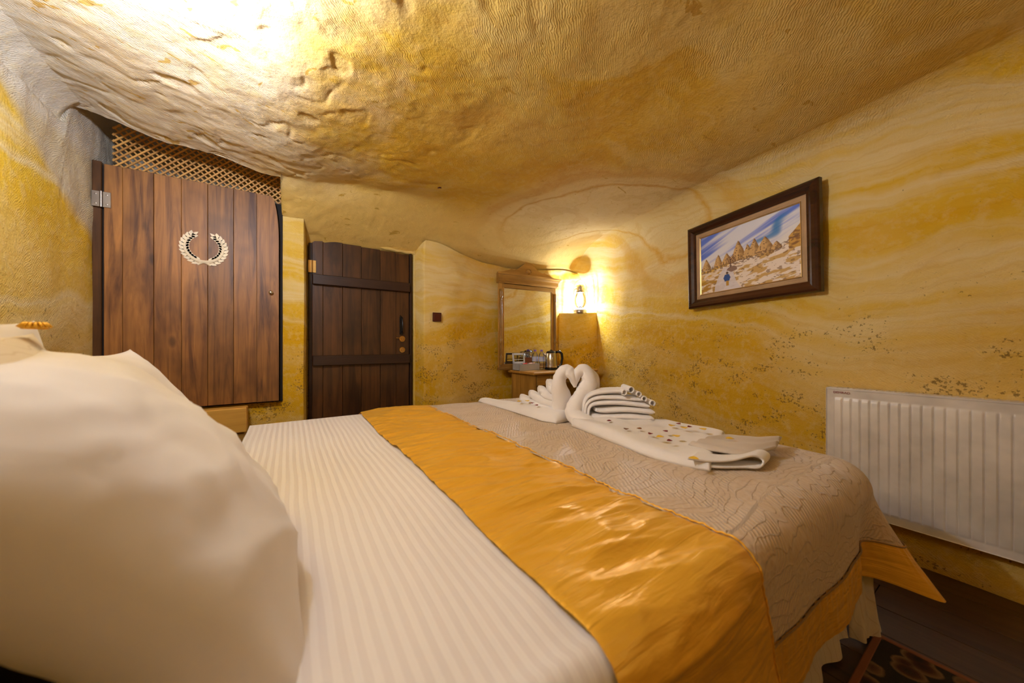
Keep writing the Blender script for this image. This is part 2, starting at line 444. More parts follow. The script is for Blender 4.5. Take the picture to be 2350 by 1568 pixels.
# ceiling: from the left wall to the rounding of the right wall
b = B(); COVE = .24
NX, NY = 400, 330
fx = xs_fine(0, 1, NX, [(.0, .5, 1.7), (.235, .3, 3.), (.49, .56, 2.)])
def ceil_pt(u, v):
    # the far edge follows the face of the back wall; over the hatch it stops at the niche
    x0, x1 = -1.0, 2.95
    x = lerp(x0, x1, u)
    yend = lerp(2.62, Yf(x) + .02, sst(-.045, -.03, x))
    y = lerp(ROOMY0 - .05, 2.50, (v/.90)**.9) if v < .90 else lerp(2.50, yend, (v-.90)/.10)
    xe = Xr(y) - COVE + .02
    if x > 2.0: x = 2.0 + (x - 2.0)/(x1 - 2.0)*(xe - 2.0)
    p = disp(Vector((x, y, zc(x, y)))); p.z += gouge(x, y)
    return p
VV = [[b.bm.verts.new(ceil_pt(fx[i], j/(NY-1))) for j in range(NY)] for i in range(NX)]
for i in range(NX-1):
    for j in range(NY-1): b.bm.faces.new((VV[i][j], VV[i+1][j], VV[i+1][j+1], VV[i][j+1]))
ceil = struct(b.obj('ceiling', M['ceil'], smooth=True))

# right wall with its rounding into the ceiling
def wr_pt(u, v):
    y = lerp(ROOMY0 - .05, 3.25, u)
    X = Xr(y); yc = min(y, Yf(min(X - COVE, 3.0)) + .02)
    zt = zc(X - COVE, yc); zs = zt - .27
    if v < .72: p = Vector((X, y, lerp(-.02, zs, v/.72)))
    else:
        a = (v - .72)/.28*pi/2
        p = Vector((X - COVE*(1 - cos(a)), y, zs + .27*sin(a)))
    return disp(p)
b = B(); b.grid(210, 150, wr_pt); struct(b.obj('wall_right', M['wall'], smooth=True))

# back wall: pier between hatch and door, wall behind the door, wall with the mirror
b = B(); xsb = xs_fine(-.032, 3.12, 300, [(.08, .15, 9.), (.93, 1.04, 6.)]); NV = 110
VV = []
for x in xsb:
    row = []
    for j in range(NV):
        y = Yf(x); zt = zc(x, y + .02) + .01
        z = lerp(-.02, zt, j/(NV-1))
        rnd = .10*exp(-(zt - z)/.05) if x > 1.0 else 0
        row.append(b.bm.verts.new(disp(Vector((x, y - rnd*.3, z)))))
    VV.append(row)
for i in range(len(VV)-1):
    for j in range(NV-1): b.bm.faces.new((VV[i][j], VV[i+1][j], VV[i+1][j+1], VV[i][j+1]))
# return of the pier towards the niche
rr = [[b.bm.verts.new(disp(Vector((-.032, lerp(2.865, 3.32, i/11), lerp(-.02, 2.34, j/40))))) for j in range(41)] for i in range(12)]
for i in range(11):
    for j in range(40): b.bm.faces.new((rr[i][j], rr[i+1][j], rr[i+1][j+1], rr[i][j+1]))
struct(b.obj('wall_back', M['wall'], smooth=True))

# left wall
def wl_pt(u, v):
    y = lerp(ROOMY0 - .05, 3.34, u); X = Xl(y)
    ztop = zc(-.88, min(y, 2.62)) if y < 2.6 else 2.36
    if v < .8: p = Vector((X, y, lerp(-.02, ztop - .12, v/.8)))
    else:
        a = (v - .8)/.2*pi/2; p = Vector((X + .12*(1 - cos(a)) - .02, y, ztop - .12 + .13*sin(a)))
    p = disp(p)
    k = sst(1.4, 2.0, p.z + (p.y - 2.5)*.6)
    p.x += k*.012*fbm(p.y*9, p.z*4, 3., 3)
    return p
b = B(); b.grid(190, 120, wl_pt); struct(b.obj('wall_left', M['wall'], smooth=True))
# wall under the hatch, and the niche above it
b = B()
b.grid(60, 30, lambda u, v: disp(Vector((lerp(-.95, .02, u), 2.875, lerp(-.02, .60, v)))))
b.grid(40, 8, lambda u, v: disp(Vector((lerp(-.95, .02, u), lerp(2.875, 3.3, v), .60))))
struct(b.obj('wall_under_hatch', M['wall'], smooth=True))
b = B()
b.grid(60, 16, lambda u, v: disp(Vector((lerp(-1.0, .02, u), 2.62 + .012*v, lerp(edgez(lerp(-1., .02, u)), 2.37, v)))))
b.grid(60, 20, lambda u, v: disp(Vector((lerp(-1.0, .02, u), lerp(2.62, 3.34, v), 2.36))))
b.grid(60, 50, lambda u, v: disp(Vector((lerp(-1.0, .02, u), 3.32, lerp(-.02, 2.4, v)))))
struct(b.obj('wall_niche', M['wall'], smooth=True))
# wall behind the photographer
b = B(); b.grid(80, 60, lambda u, v: disp(Vector((lerp(-1.1, 2.6, u), ROOMY0, lerp(-.02, 2.4, v)))))
struct(b.obj('wall_front', M['wall'], smooth=True))

# floor of laminate boards
fl = holder('floor')
b = B(); b.box((1.0, 1.0, -.035), (4.6, 4.9, .03)); b.obj('subfloor', M['gapdark'], fl)
base = None
for i in range(24):
    x = -.95 + i*.172
    y = -1.3 - random.random()*.9
    while y < 3.3:
        L = 1.25; y0 = max(y, -1.3); y1 = min(y + L, 3.34)
        if y1 - y0 > .05:
            b = B(); b.box((0, 0, 0), (.1695, y1 - y0 - .003, .019), bev=.0012)
            b.obj('floor_plank', M['floor'], fl).location = (x, (y0+y1)/2, -.0105)
        y += L

# plaster band around the door opening
tr = B()
def band(pts, wdt, Y):
    n = len(pts)
    for i in range(n-1):
        pass
zl = lambda x: lerp(1.835, 1.805, (x-.13)/.8)
def strip_top(u, v):
    x = lerp(.118, .962, u); h = .030 + .010*nz(x*9, 1., 2.) + (.02 if u < .08 else 0)
    a = v*pi
    return disp(Vector((x, 3.085 - .022*sin(a), zl(x) + .004 + h*(1-cos(a))/2 + .006*nz(x*22, 3., 1.))))
tr.grid(80, 8, strip_top)
def strip_side(x0, sgn):
    def f(u, v):
        z = lerp(-.01, 1.85, u); a = v*pi
        return Vector((x0 + sgn*(.026 + .006*nz(z*9, 1, 7))*(1-cos(a))/2, 3.085 - .016*sin(a), z))
    return f
tr.grid(90, 8, strip_side(.128, -1)); tr.grid(90, 8, strip_side(.948, 1))
struct(tr.obj('trim_1', M['plaster'], smooth=True))

# ------------------------------------------------------------------ hatch (door_1) with laurel wreath
DY = 2.835
d1 = holder('door_1')
hx = [XatY(p, DY) for p in (241, 284, 355, 418, 478, 537, 590, 640)]
HZ0, HZ1 = .615, 2.00
for i in range(7):
    x0, x1 = hx[i], hx[i+1]; wd = x1 - x0; cx = (x0+x1)/2
    b = B()
    if i < 6: b.box((0, 0, 0), (wd - .0012, .03, HZ1 - HZ0), bev=.0016)
    else:
        r = .085; H = (HZ1 - HZ0)/2; poly = [(-wd/2+.0006, -H), (wd/2, -H)] + [(wd/2 - .045*(1-cos(a)), H - .30 + .30*sin(a)) for a in [k*pi/2/8*1. for k in range(9)]] + [(-wd/2+.0006, H)]
        b.prism(poly, -.015, .015, Matrix.Rotation(pi/2, 4, 'X'))
    o = b.obj('plank', M['hatchwood'], d1); o.location = (cx, DY - .002*(i % 2), (HZ0+HZ1)/2)
# dark rebate and frame
b = B(); b.box((hx[0]-.030, DY+.012, (HZ0+HZ1)/2), (.036, .03, HZ1-HZ0+.03), bev=.003); b.obj('door_frame', M['doorwood'], d1)
b = B(); b.box((hx[0]-.006, DY+.022, (HZ0+HZ1)/2), (.016, .02, HZ1-HZ0), bev=.001)
b.box(((hx[0]-.03)/2, DY+.036, (HZ0+HZ1)/2 - .02), (-.03-hx[0], .02, HZ1-HZ0-.02))
b.obj('rebate', M['gapdark'], d1)
for z in (1.80, .80):
    b = B()
    for s in (-1, 1):
        b.box((hx[0] - .008 + s*.021, DY - .019, z), (.030, .003, .085), bev=.001)
        for k in (-1, 1): b.lathe([(0, .002), (.0045, .001), (.005, 0)], (hx[0]-.008+s*.021, DY-.0205, z+k*.026), 8, Matrix.Rotation(pi/2, 4, 'X'))
    b.tube([(hx[0]-.008, DY-.021, z-.043), (hx[0]-.008, DY-.021, z+.043)], .0055, 10)
    b.obj('hinge', M['tin'], d1, 'auto')
b = B(); kp = atY(622, 672, DY-.016)
b.lathe([(0, .022), (.009, .021), (.013, .014), (.010, .007), (.006, .003), (.011, 0)], kp, 16, Matrix.Rotation(pi/2, 4, 'X')); b.obj('knob', M['steel'], d1, True)
# laurel wreath: two leafy branches crossing at the foot
lw = B(); lc = atY(469, 568, DY-.0175)
def leaf(cx, cz, ang, L, W):
    pts = []
    for k in range(9):
        t_ = k/8; pts.append((t_*L, W*sin(pi*t_**.8)*.5))
    pts += [(x, -y) for x, y in pts[-2:0:-1]]
    R = Matrix.Rotation(ang, 2)
    poly = [(cx + (R @ Vector(p)).x, cz + (R @ Vector(p)).y) for p in pts]
    lw.prism(poly, -.0015, .0015, Matrix.Translation(lc) @ Matrix.Rotation(pi/2, 4, 'X'))
for s in (-1, 1):
    pts = []
    for k in range(25):
        a = -pi/2 + s*lerp(-.10, 2.45, k/24)
        R = lerp(.092, .088, k/24)
        pts.append((R*cos(a)*1.0, R*sin(a)*1.0))
    ext = [(s*-.030, -.112)]
    P3 = [Vector((lc.x + x, lc.y, lc.z + z)) for x, z in ext + pts]
    lw.tube(P3, [.004] + [lerp(.012, .004, k/24) for k in range(25)], 8)
    for k in range(3, 25, 2):
        a = -pi/2 + s*lerp(-.10, 2.45, k/24); tx, tz = -sin(a)*s, cos(a)*s
        ta = atan2(tz, tx); x, z = pts[k]; L = lerp(.044, .036, k/24); W = .023
        leaf(x, z, ta + .62, L, W); leaf(x, z, ta - .62, L, W)
    leaf(*pts[-1], atan2(cos(-pi/2+s*2.45)*s, -sin(-pi/2+s*2.45)*s), .038, .016)
lw.obj('laurel_wreath', M['laurel'], d1, normals=True)['label'] = 'cream painted laurel wreath'

# lattice over the hatch: crossing strips, each a piece
lt = thing('wooden_lattice', 'diagonal wooden lattice filling the opening above the wreath hatch', 'lattice', (-.42, 2.90, 2.0))
LX0, LX1, LZ0, LZ1 = -.84, -.035, 1.96, 2.27
def clipseg(c, s):
    # line x - s*z = c inside rectangle
    pts = []
    for z in (LZ0, LZ1):
        x = c + s*z
        if LX0 <= x <= LX1: pts.append((x, z))
    for x in (LX0, LX1):
        z = (x - c)/s
        if LZ0 < z < LZ1: pts.append((x, z))
    return pts[:2] if len(pts) >= 2 else None
pit = .037
for lay, s in ((0, 1.), (1, -1.)):
    c = LX0 - (LZ1 if s > 0 else -LZ0) - .3
    while c < LX1 + LZ1 + .3:
        sg = clipseg(c, s)
        if sg:
            (xa, za), (xb, zb) = sg; L = sqrt((xa-xb)**2 + (za-zb)**2)
            if L > .02:
                b = B(); b.box((0, 0, 0), (L, .006, .0085))
                o = b.obj('slat', M['lattice'], lt)
                o.location = ((xa+xb)/2 + .42, (-.004 if lay == 0 else .003), (za+zb)/2 - 2.0)
                o.rotation_euler = (0, -atan2(zb-za, xb-xa), 0)
        c += pit
# short return of the lattice at its right end
b = B()
for k in range(14):
    for s in (1, -1):
        z0 = 1.93 + k*.026; p0, p1 = (0, z0), (.16, z0 + s*.16)
        b.tube([(-.008 + .0*s, 2.90 + p0[0]*.0 - .0 - p0[0], min(2.24, max(1.96, p0[1]))), (-.006 + .05, 2.90 - .16 + .17, min(2.2, max(1.96, p1[1])))], .0045, 4)
o = b.obj('side_lattice', M['lattice'], lt); o.location = (.42, -2.90, -2.0)

# wooden step below the hatch
st_ = thing('wooden_step', 'pale yellow wooden box step under the hatch, behind the bed', 'step', (-.25, 2.76, 0))
sx1 = XatY(566, 2.73)
b = B(); b.box((0, 0, 0), (sx1 + .75, .10, .155), bev=.004); o = b.obj('step_board', M['step'], st_); o.location = ((sx1 - .75)/2 + .25, .02, .52)
b = B(); b.box((0, 0, 0), (sx1 + .73, .085, .43), bev=.004); o = b.obj('step_base', M['vanityx'], st_); o.location = ((sx1 - .75)/2 + .25, .03, .222)

# ------------------------------------------------------------------ entrance door (door_2)
D2Y = 3.062
d2 = holder('door_2')
dx = [XatY(p, D2Y) for p in (716, 741, 786, 829, 872, 908, 938)]
for i in range(6):
    x0, x1 = dx[i], dx[i+1]; zt = zl((x0+x1)/2) - .012
    b = B(); b.box((0, 0, 0), (x1-x0-.0015, .026, zt - .02), bev=.0022)
    o = b.obj('plank', M['doorwood'], d2); o.location = ((x0+x1)/2, D2Y + .003*(i % 2), zt/2 + .01)
fx0, fx1 = XatY(708, D2Y), XatY(944, D2Y)
for x, wd in ((fx0 + .012, .024), (fx1 - .006, .020)):
    b = B(); b.box((x, D2Y + .012, .905), (wd, .04, 1.81), bev=.003); b.obj('jamb', M['barwood'], d2)
b = B(); b.box(((fx0+fx1)/2, D2Y + .022, .9), (fx1-fx0, .012, 1.79)); b.obj('backing', M['gapdark'], d2)
for (ya, yb) in ((640, 661), (826, 825)):
    zc_ = (atY(718, ya, D2Y-.03).z + atY(938, yb, D2Y-.03).z)/2
    b = B(); b.box((0, 0, 0), (dx[-1]-dx[0]-.004, .034, .078), bev=.004)
    b.obj('crossbar', M['barwood'], d2).location = ((dx[0]+dx[-1])/2, D2Y - .029, zc_)
b = B(); p = atY(921, 748, D2Y-.014)
b.box(p, (.030, .005, .155), bev=.002)
b.tube([p + Vector((0, 0, .055)), p + Vector((0, -.03, .055)), p + Vector((0, -.042, .03)), p + Vector((0, -.042, -.03)), p + Vector((0, -.03, -.055)), p + Vector((0, 0, -.055))], .006, 8)
b.tube([p + Vector((0, -.004, .075)), p + Vector((-.012, -.012, .09))], .004, 6)
b.obj('pull_handle', M['iron'], d2, 'auto')
for yy in (778, 803):
    p = atY(923, yy, D2Y-.014); b = B()
    b.lathe([(0, .010), (.010, .010), (.012, .006), (.024, .005), (.027, 0)], p, 20, Matrix.Rotation(pi/2, 4, 'X'))
    if yy == 778: b.box(p + Vector((-.002, -.018, -.004)), (.004, .022, .018), bev=.001); b.box(p + Vector((-.03, -.014, .008)), (.05, .006, .006), bev=.001)
    b.obj('lock_rose', M['brass'], d2, 'auto')
for z in (1.60, .30):
    b = B(); x = fx0 + .024
    for s in (-1, 1): b.box((x + s*.015, D2Y - .016, z), (.022, .003, .095), bev=.001)
    b.tube([(x, D2Y-.019, z-.048), (x, D2Y-.019, z+.048)], .0055, 8)
    b.obj('hinge', M['brass'], d2, 'auto')

# ------------------------------------------------------------------ switch, cap on the ceiling
p = atY(1003, 728, 2.955)
sw = thing('light_switch', 'small dark brown square light switch on the wall right of the door', 'switch', p)
b = B(); b.box((0, 0, 0), (.082, .012, .082), bev=.004, seg=2); b.obj('plate', M['plumplastic'], sw, 'auto')
b = B(); b.box((0, -.009, 0), (.052, .008, .056), Matrix.Rotation(.06, 4, 'X'), bev=.003, seg=2); b.obj('rocker', M['plumplastic'], sw, 'auto')
b = B(); b.lathe([(0, -.012), (.014, -.012), (.020, -.007), (.022, .006)], (0, 0, 0), 18)
d = ray(1009, 450); tt = 2.50
o = b.obj('ceiling_cap', M['plumplastic'], None, True); o.location = Vector((0, 0, 1)) + d*tt
o.location.z = zc(o.location.x, o.location.y) + .0
tag(o, 'small brown round cap on the ceiling above the light switch', 'cap')

# ------------------------------------------------------------------ corner ledge with lantern
def ped(u, v):
    # front of the masonry corner block, widening a little downwards
    z = lerp(-.01, 1.345, v)
    gr = (1.345 - z)*.045
    A = Vector((2.585 - gr, 3.02)); Bp = Vector((3.08, 2.70 - gr*1.2))
    cpt = Vector((2.705 - gr*.5, 2.70 - gr))
    q = (1-u)**2*A + 2*u*(1-u)*cpt*1.0 + u*u*Bp
    return disp(Vector((q.x, q.y, z)))
b = B(); b.grid(40, 70, ped)
b.grid(40, 14, lambda u, v: ped(u, 1.).lerp(Vector((3.1, 3.06, 1.33)), v) + Vector((0, 0, -.012*sin(pi*v*.8))))
struct(b.obj('trim_2', M['wall'], smooth=True))
L = thing('lantern', 'lit metal storm lantern on the corner ledge beside the mirror', 'lantern', LAMP_CORNER)
b = B(); b.lathe([(0, 0), (.052, 0), (.056, .006), (.056, .026), (.050, .036), (.030, .042), (.026, .050), (.0, .050)], (0, 0, 0), 28); b.obj('fuel_tank', M['tin'], L, 'auto')
b = B(); b.lathe([(.026, .050), (.044, .075), (.052, .105), (.050, .135), (.040, .165), (.030, .185)], (0, 0, 0), 28); b.obj('glass_globe', M['glass'], L, True)
b = B(); b.lathe([(.036, .186), (.038, .196), (.030, .204), (.030, .232), (.026, .240), (.0, .242)], (0, 0, 0), 24)
b.lathe([(.036, .246), (.010, .256), (0, .258)], (0, 0, 0), 20); b.tube([(0, 0, .24), (0, 0, .256)], .006, 8); b.obj('chimney_cap', M['tin'], L, 'auto')
for s in (-1, 1):
    e = Vector((.836, -.549, 0))*s
    b = B(); b.tube([e*.052 + Vector((0, 0, .012)), e*.066 + Vector((0, 0, .05)), e*.063 + Vector((0, 0, .12)), e*.056 + Vector((0, 0, .185)), e*.050 + Vector((0, 0, .212)), e*.030 + Vector((0, 0, .222))], .0042, 8); b.obj('side_tube', M['tin'], L, 'auto')
b = B(); e = Vector((.836, -.549, 0))
b.tube([e*(.058*cos(a)) + Vector((0, 0, .205 + .095*sin(a))) for a in [pi*k/20 for k in range(21)]], .0014, 6); b.obj('bail_handle', M['tin'], L, 'auto')
b = B(); b.lathe([(0, .05), (.014, .052), (.012, .066), (.005, .07), (0, .07)], (0, 0, 0), 14); b.obj('burner', M['iron'], L, 'auto')
b = B(); b.lathe([(0, .085), (.008, .088), (.0185, .110), (.020, .130), (.014, .150), (0, .158)], (0, 0, 0), 18); b.obj('bulb', M['bulb'], L, True)

L.scale = (1.3, 1.3, 1.3)
# lamp over the bed head, just out of the frame
L2 = thing('hanging_lamp', 'small hanging lamp with a round bulb near the ceiling above the bed head', 'lamp', LAMP_CEIL)
b = B(); b.lathe([(0, -.075), (.03, -.070), (.052, -.05), (.056, -.04)], (0, 0, 0), 20); b.lathe([(.0, .10), (.02, .10), (.022, .07), (.0, .07)], (0, 0, 0), 16); b.tube([(0, 0, .1), (0, 0, .16)], .003, 6)
for k in range(4):
    a = k*pi/2 + .4; b.tube([(.054*cos(a), .054*sin(a), -.045), (.066*cos(a), .066*sin(a), .0), (.02*cos(a), .02*sin(a), .085)], .0022, 6)
b.obj('cage', M['iron'], L2, 'auto')
L3 = thing('fill_lamp', 'added unseen fill lamp behind the photographer', 'lamp', FILL_SIDE)  # made-up fixture to carry the added fill light
b = B(); b.tube([(0, -.38, .02), (0, -.12, .05), (0, 0, .09)], .006, 8); b.lathe([(0, .1), (.03, .095), (.035, .08)], (0, 0, 0), 16); b.obj('arm', M['iron'], L3, 'auto')

# ------------------------------------------------------------------ framed painting on the right wall
yA, yB = 1.405, .60
pa = atX(1594, 620, Xr(yA)-.04); 
cy = (yA+yB)/2; cxp = (Xr(yA)+Xr(yB))/2 - .052
ang = atan2(Xr(yA)-Xr(yB), yA-yB)
FW, FH = .835, .60
pf = thing('framed_painting', 'snowy valley landscape painting in a dark brown frame on the right wall', 'painting', (cxp, cy, 1.567), -pi/2 - ang)
pf.rotation_euler = (0, radians(-1.0), -pi/2 - ang)
# local: x along the wall (left to right for the viewer), -y towards the viewer
def bar(name, mat, pts_out, w_, d0, d1, prof):
    pass
def frame_bars(name, mat, W, H, wd, y0, thick, raised):
    segs = [((-W/2, -H/2), (W/2, -H/2), (W/2-wd, -H/2+wd), (-W/2+wd, -H/2+wd)), ((W/2, -H/2), (W/2, H/2), (W/2-wd, H/2-wd), (W/2-wd, -H/2+wd)),
            ((W/2, H/2), (-W/2, H/2), (-W/2+wd, H/2-wd), (W/2-wd, H/2-wd)), ((-W/2, H/2), (-W/2, -H/2), (-W/2+wd, -H/2+wd), (-W/2+wd, H/2-wd))]
    for (a, b_, c_, d_) in segs:
        bb = B(); a, b_, c_, d_ = map(Vector, (a, b_, c_, d_))
        prof = [(0, 0), (0, .6), (.08, .85), (.25, 1.), (.55, .9), (.8, .62), (1., .55), (1., 0)]
        r1 = [bb.bm.verts.new((lerp(a.x, d_.x, s), y0 - h*thick, lerp(a.y, d_.y, s))) for s, h in prof]
        r2 = [bb.bm.verts.new((lerp(b_.x, c_.x, s), y0 - h*thick, lerp(b_.y, c_.y, s))) for s, h in prof]
        for k in range(len(prof)): 
            k2 = (k+1) % len(prof); bb.bm.faces.new((r1[k], r1[k2], r2[k2], r2[k]))
        bb.bm.faces.new(r1); bb.bm.faces.new(r2[::-1])
        bb.obj(name, mat, pf)
frame_bars('frame_rail', M['darkframe'], FW, FH, .062, .0, .042, 1)
frame_bars('liner_rail', M['liner'], FW-.122, FH-.122, .030, -.008, .012, 0)
frame_bars('gilt_slip', M['gilt'], FW-.184, FH-.184, .006, -.008, .009, 0)
b = B(); b.box((0, .004, 0), (FW-.03, .008, FH-.03)); b.obj('backboard', M['darkframe'], pf)
# canvas, painted by colour attribute
CW, CH = FW-.190, FH-.190; NU, NVv = 300, 190
def canvas_col(u, v):
    wob = .012*nz(u*14, v*14, 3.)
    hor = .40 + .10*u + .02*nz(u*5, 0, 1) + (.10*sst(.80, .98, u))
    if v > hor:
        s = fbm(u*2.4 - v*3.2, v*7. - u*3.4, 1.5, 4)
        k = sst(-.35, .25, s + .25*sst(.55, .95, v)*sst(.4, 0, u))
        c = Vector((.80, .82, .94)).lerp(Vector((.10, .20, .80)), k*.95)
        dk = sst(.86, 1., sin((v*9. - u*6.5) + 2.5*nz(u*3, v*3, 8)))*sst(.42, .6, u)*sst(.95, .8, u)
        c = c.lerp(Vector((.02, .22, .62)), dk*.9)
        c = c.lerp(Vector((.93, .88, .80)), sst(hor+.25, hor, v)*.75)
    else:
        s = fbm(u*6 + v*3, v*16 - u*5, 4., 4)
        c = Vector((.93, .82, .72)).lerp(Vector((.62, .36, .05)), sst(.02, .22, s)*.85)
        c = c.lerp(Vector((.25, .12, .03)), sst(.32, .42, fbm(u*20, v*30, 7., 3))*.7)
        if u < .34 - (hor-v)*.15 and v > .17:
            c = c.lerp(Vector((.80, .50, .08)), .75*sst(-.3, .2, s))
        if u < .22 and v < .20 + .5*u: c = c.lerp(Vector((.50, .26, .03)), .8*sst(-.25, .05, s))
        pw = .045 + .11*max(0, .38 - v)/.38; pc = .315 - .02*sin(v*9)
        if abs(u - pc - wob) < pw and v < .38: c = c.lerp(Vector((.78, .74, .80)), .85)
    cones = [(.07, .60, .055), (.215, .62, .05), (.315, .61, .06), (.44, .755, .075), (.375, .55, .04), (.535, .66, .05), (.60, .715, .06), (.70, .695, .08), (.80, .58, .05)]
    for cxx, top, hw in cones:
        bs = .40 + .08*cxx
        if bs < v < top:
            k = (top - v)/(top - bs); half = hw*min(1., (k*1.25)**.8)
            if abs(u - cxx - wob*.4) < half:
                sh = sst(-.2, 1., (u - cxx)/half + .6*nz(u*40, v*18, 2.))
                c = Vector((.72, .47, .20)).lerp(Vector((.22, .10, .03)), sh*.8 + .35*sst(.25, .1, k))
                if nz(u*60, v*60, 5) > .38: c = Vector((.14, .06, .03))
    if u > .90 and v < .74 - (1-u)*1.5 and v > .42: c = Vector((.66, .38, .08)).lerp(Vector((.3, .14, .04)), sst(-.1, .3, nz(u*20, v*24, 3)))
    if hor - .05 < v < hor + .05*nz(u*30, 1, 4) + .02 and nz(u*38, v*38, 9.) > -.05: c = c.lerp(Vector((.20, .10, .05)), .75)
    r = sqrt(((u-.37)/.055)**2 + ((v-.335)/.045)**2)
    if r < 1 + .3*nz(u*40, v*40, 1): c = Vector((.30, .19, .15))
    if abs(u-.355) < .004 and .36 < v < .50: c = Vector((.13, .06, .04))
    r = sqrt(((u-.36)/.06)**2 + ((v-.49)/.07)**2)
    if r < 1 and nz(u*70, v*70, 6) > .05: c = Vector((.22, .11, .07))
    # walker in a blue coat
    if abs(u-.312) < .030*(1 - abs(v-.205)/.10) + .010 and .150 < v < .262: c = Vector((.04, .10, .34))
    if sqrt(((u-.315)/.014)**2 + ((v-.285)/.022)**2) < 1: c = Vector((.12, .07, .05))
    if abs(u-.318) < .016 and .075 < v < .155: c = Vector((.55, .30, .05))
    return c
vs, fs, cols = [], [], []
for i in range(NU):
    for j in range(NVv):
        u, v = i/(NU-1), j/(NVv-1); vs.append(((u-.5)*CW, -.0095, (v-.5)*CH)); c = canvas_col(u, v); cols += [c.x, c.y, c.z, 1.]
for i in range(NU-1):
    for j in range(NVv-1): a = i*NVv+j; fs.append((a, a+NVv, a+NVv+1, a+1))
me = bpy.data.meshes.new('canvas'); me.from_pydata(vs, [], fs)
ca = me.color_attributes.new('paint', 'FLOAT_COLOR', 'POINT'); ca.data.foreach_set('color', cols)
t = NT('oil_painting'); at = t.add('ShaderNodeVertexColor', layer_name='paint')
t.b(Base_Color=at.outputs[0], Roughness=.5, Normal=t.bump(t.noise(t.obj(), 160, 3), .001)); me.materials.append(t.m)
o = bpy.data.objects.new('canvas', me); COL.objects.link(o); o.parent = pf

# ------------------------------------------------------------------ radiator
RX = 2.30
ra = thing('radiator', 'white ribbed panel radiator on the right wall beside the bed foot', 'radiator', (RX, 0, .18))
RY1 = .575; RL = 1.2; RH = .60
pitch = .0318
def radz(yl, zl_):
    # depth of the pressed sheet: ribs stand proud between a flat border
    k = (yl - .028) / pitch; fr = k - math.floor(k)
    e = sst(.0, .10, fr)*sst(1., .84, fr)
    v_ = sst(.030, .045, zl_)*sst(RH-.045, RH-.060, zl_)
    if yl < .028 or yl > RL - .028: e = 0
    return .0055*e*v_
b = B(); ny = 37*10 + 1
ysm = [0, .002] + [.028 + pitch*(i/12) for i in range(int((RL-.056)/pitch)*12 + 1)] + [RL-.002, RL]
zsm = [0, .002, .028, .032, .037, .045, .30, RH-.06, RH-.052, RH-.046, RH-.04, RH-.002, RH]
V = [[b.bm.verts.new((.0 + radz(yy, zz) + (.004 if (yy in (0, RL) or zz in (0, RH)) else 0), RY1 - yy, zz)) for zz in zsm] for yy in ysm]
for i in range(len(ysm)-1):
    for j in range(len(zsm)-1): b.bm.faces.new((V[i][j], V[i+1][j], V[i+1][j+1], V[i][j+1]))
bmesh.ops.scale(b.bm, vec=(-1, 1, 1), verts=b.bm.verts)
bmesh.ops.translate(b.bm, vec=(.0, 0, 0), verts=b.bm.verts)
# negative x stands towards the room; ribs are pressed out
o = b.obj('front_panel', M['white_metal'], ra, 'auto')
b = B(); b.box((.030, RY1 - RL/2, RH - .004), (.064, RL + .004, .010), bev=.003, seg=2)
for k in range(58): b.box((.030, RY1 - .03 - k*.0198, RH + .0015), (.042, .009, .002))
b.obj('top_grille', M['white_metal'], ra)
for yy in (RY1 + .001, RY1 - RL - .001):
    b = B(); b.box((.030, yy, RH/2), (.062, .004, RH - .004), bev=.0015); b.obj('side_cover', M['white_metal'], ra)
b = B(); b.box((.030, RY1 - RL/2, RH/2 - .01), (.022, RL - .04, RH - .05)); b.box((.030, RY1-RL/2, .004), (.05, RL-.01, .008)); b.obj('convector', M['tin'], ra)
fnt = bpy.data.curves.new('brand_text', 'FONT'); fnt.body = 'DEMRAD'; fnt.size = .0155; fnt.extrude = .0003
fo = bpy.data.objects.new('brand_label', fnt); COL.objects.link(fo); fo.parent = ra
bpy.context.view_layer.update(); fme = bpy.data.meshes.new_from_object(fo); bpy.data.objects.remove(fo)
fo = bpy.data.objects.new('brand_label', fme); COL.objects.link(fo); fo.parent = ra; fme.materials.append(M['redink'])
fo.rotation_euler = (pi/2, 0, -pi/2); fo.location = (-.0055, RY1 - .026, RH - .026)
for yy in (.35, -.30):
    b = B(); b.box((.062, yy, .3), (.016, .03, .42), bev=.002); b.obj('bracket', M['tin'], ra)

# ------------------------------------------------------------------ vanity and mirror
VX0, VX1, VY0, VY1, VZ = 1.905, 2.76, 2.53, 2.99, .735
va = thing('vanity_table', 'light brown wooden vanity table in the corner below the mirror', 'table', (2.33, 2.76, 0))
def vpart(name, c, size, mat, bev=.003, rz=0): 
    b = B(); b.box((0, 0, 0), size, bev=bev); o = b.obj(name, mat, va); o.location = (c[0]-2.33, c[1]-2.76, c[2]); o.rotation_euler.z = rz; return o
vpart('tabletop', ((VX0+VX1)/2, (VY0+VY1)/2, VZ-.013), (VX1-VX0, VY1-VY0, .026), M['vanityx'], .006)
vpart('side_panel', (VX0+.05, (VY0+VY1)/2+.01, .354), (.022, VY1-VY0-.06, .70), M['vanity'])
vpart('side_panel', (VX1-.05, (VY0+VY1)/2+.01, .354), (.022, VY1-VY0-.06, .70), M['vanity'])
vpart('back_panel', ((VX0+VX1)/2, VY1-.04, .42), (VX1-VX0-.13, .014, .56), M['vanityx'])
vpart('apron', ((VX0+VX1)/2, VY0+.045, .655), (VX1-VX0-.13, .018, .10), M['vanityx'])
dr = vpart('drawer', ((VX0+VX1)/2, VY0+.030, .655), (.42, .014, .075), M['vanityx'])
b = B(); b.lathe([(0, .016), (.010, .014), (.005, .004), (.009, 0)], (0, 0, 0), 14, Matrix.Rotation(pi/2, 4, 'X')); o = b.obj('knob', M['brass'], dr, True); o.location = (0, -.007, 0)

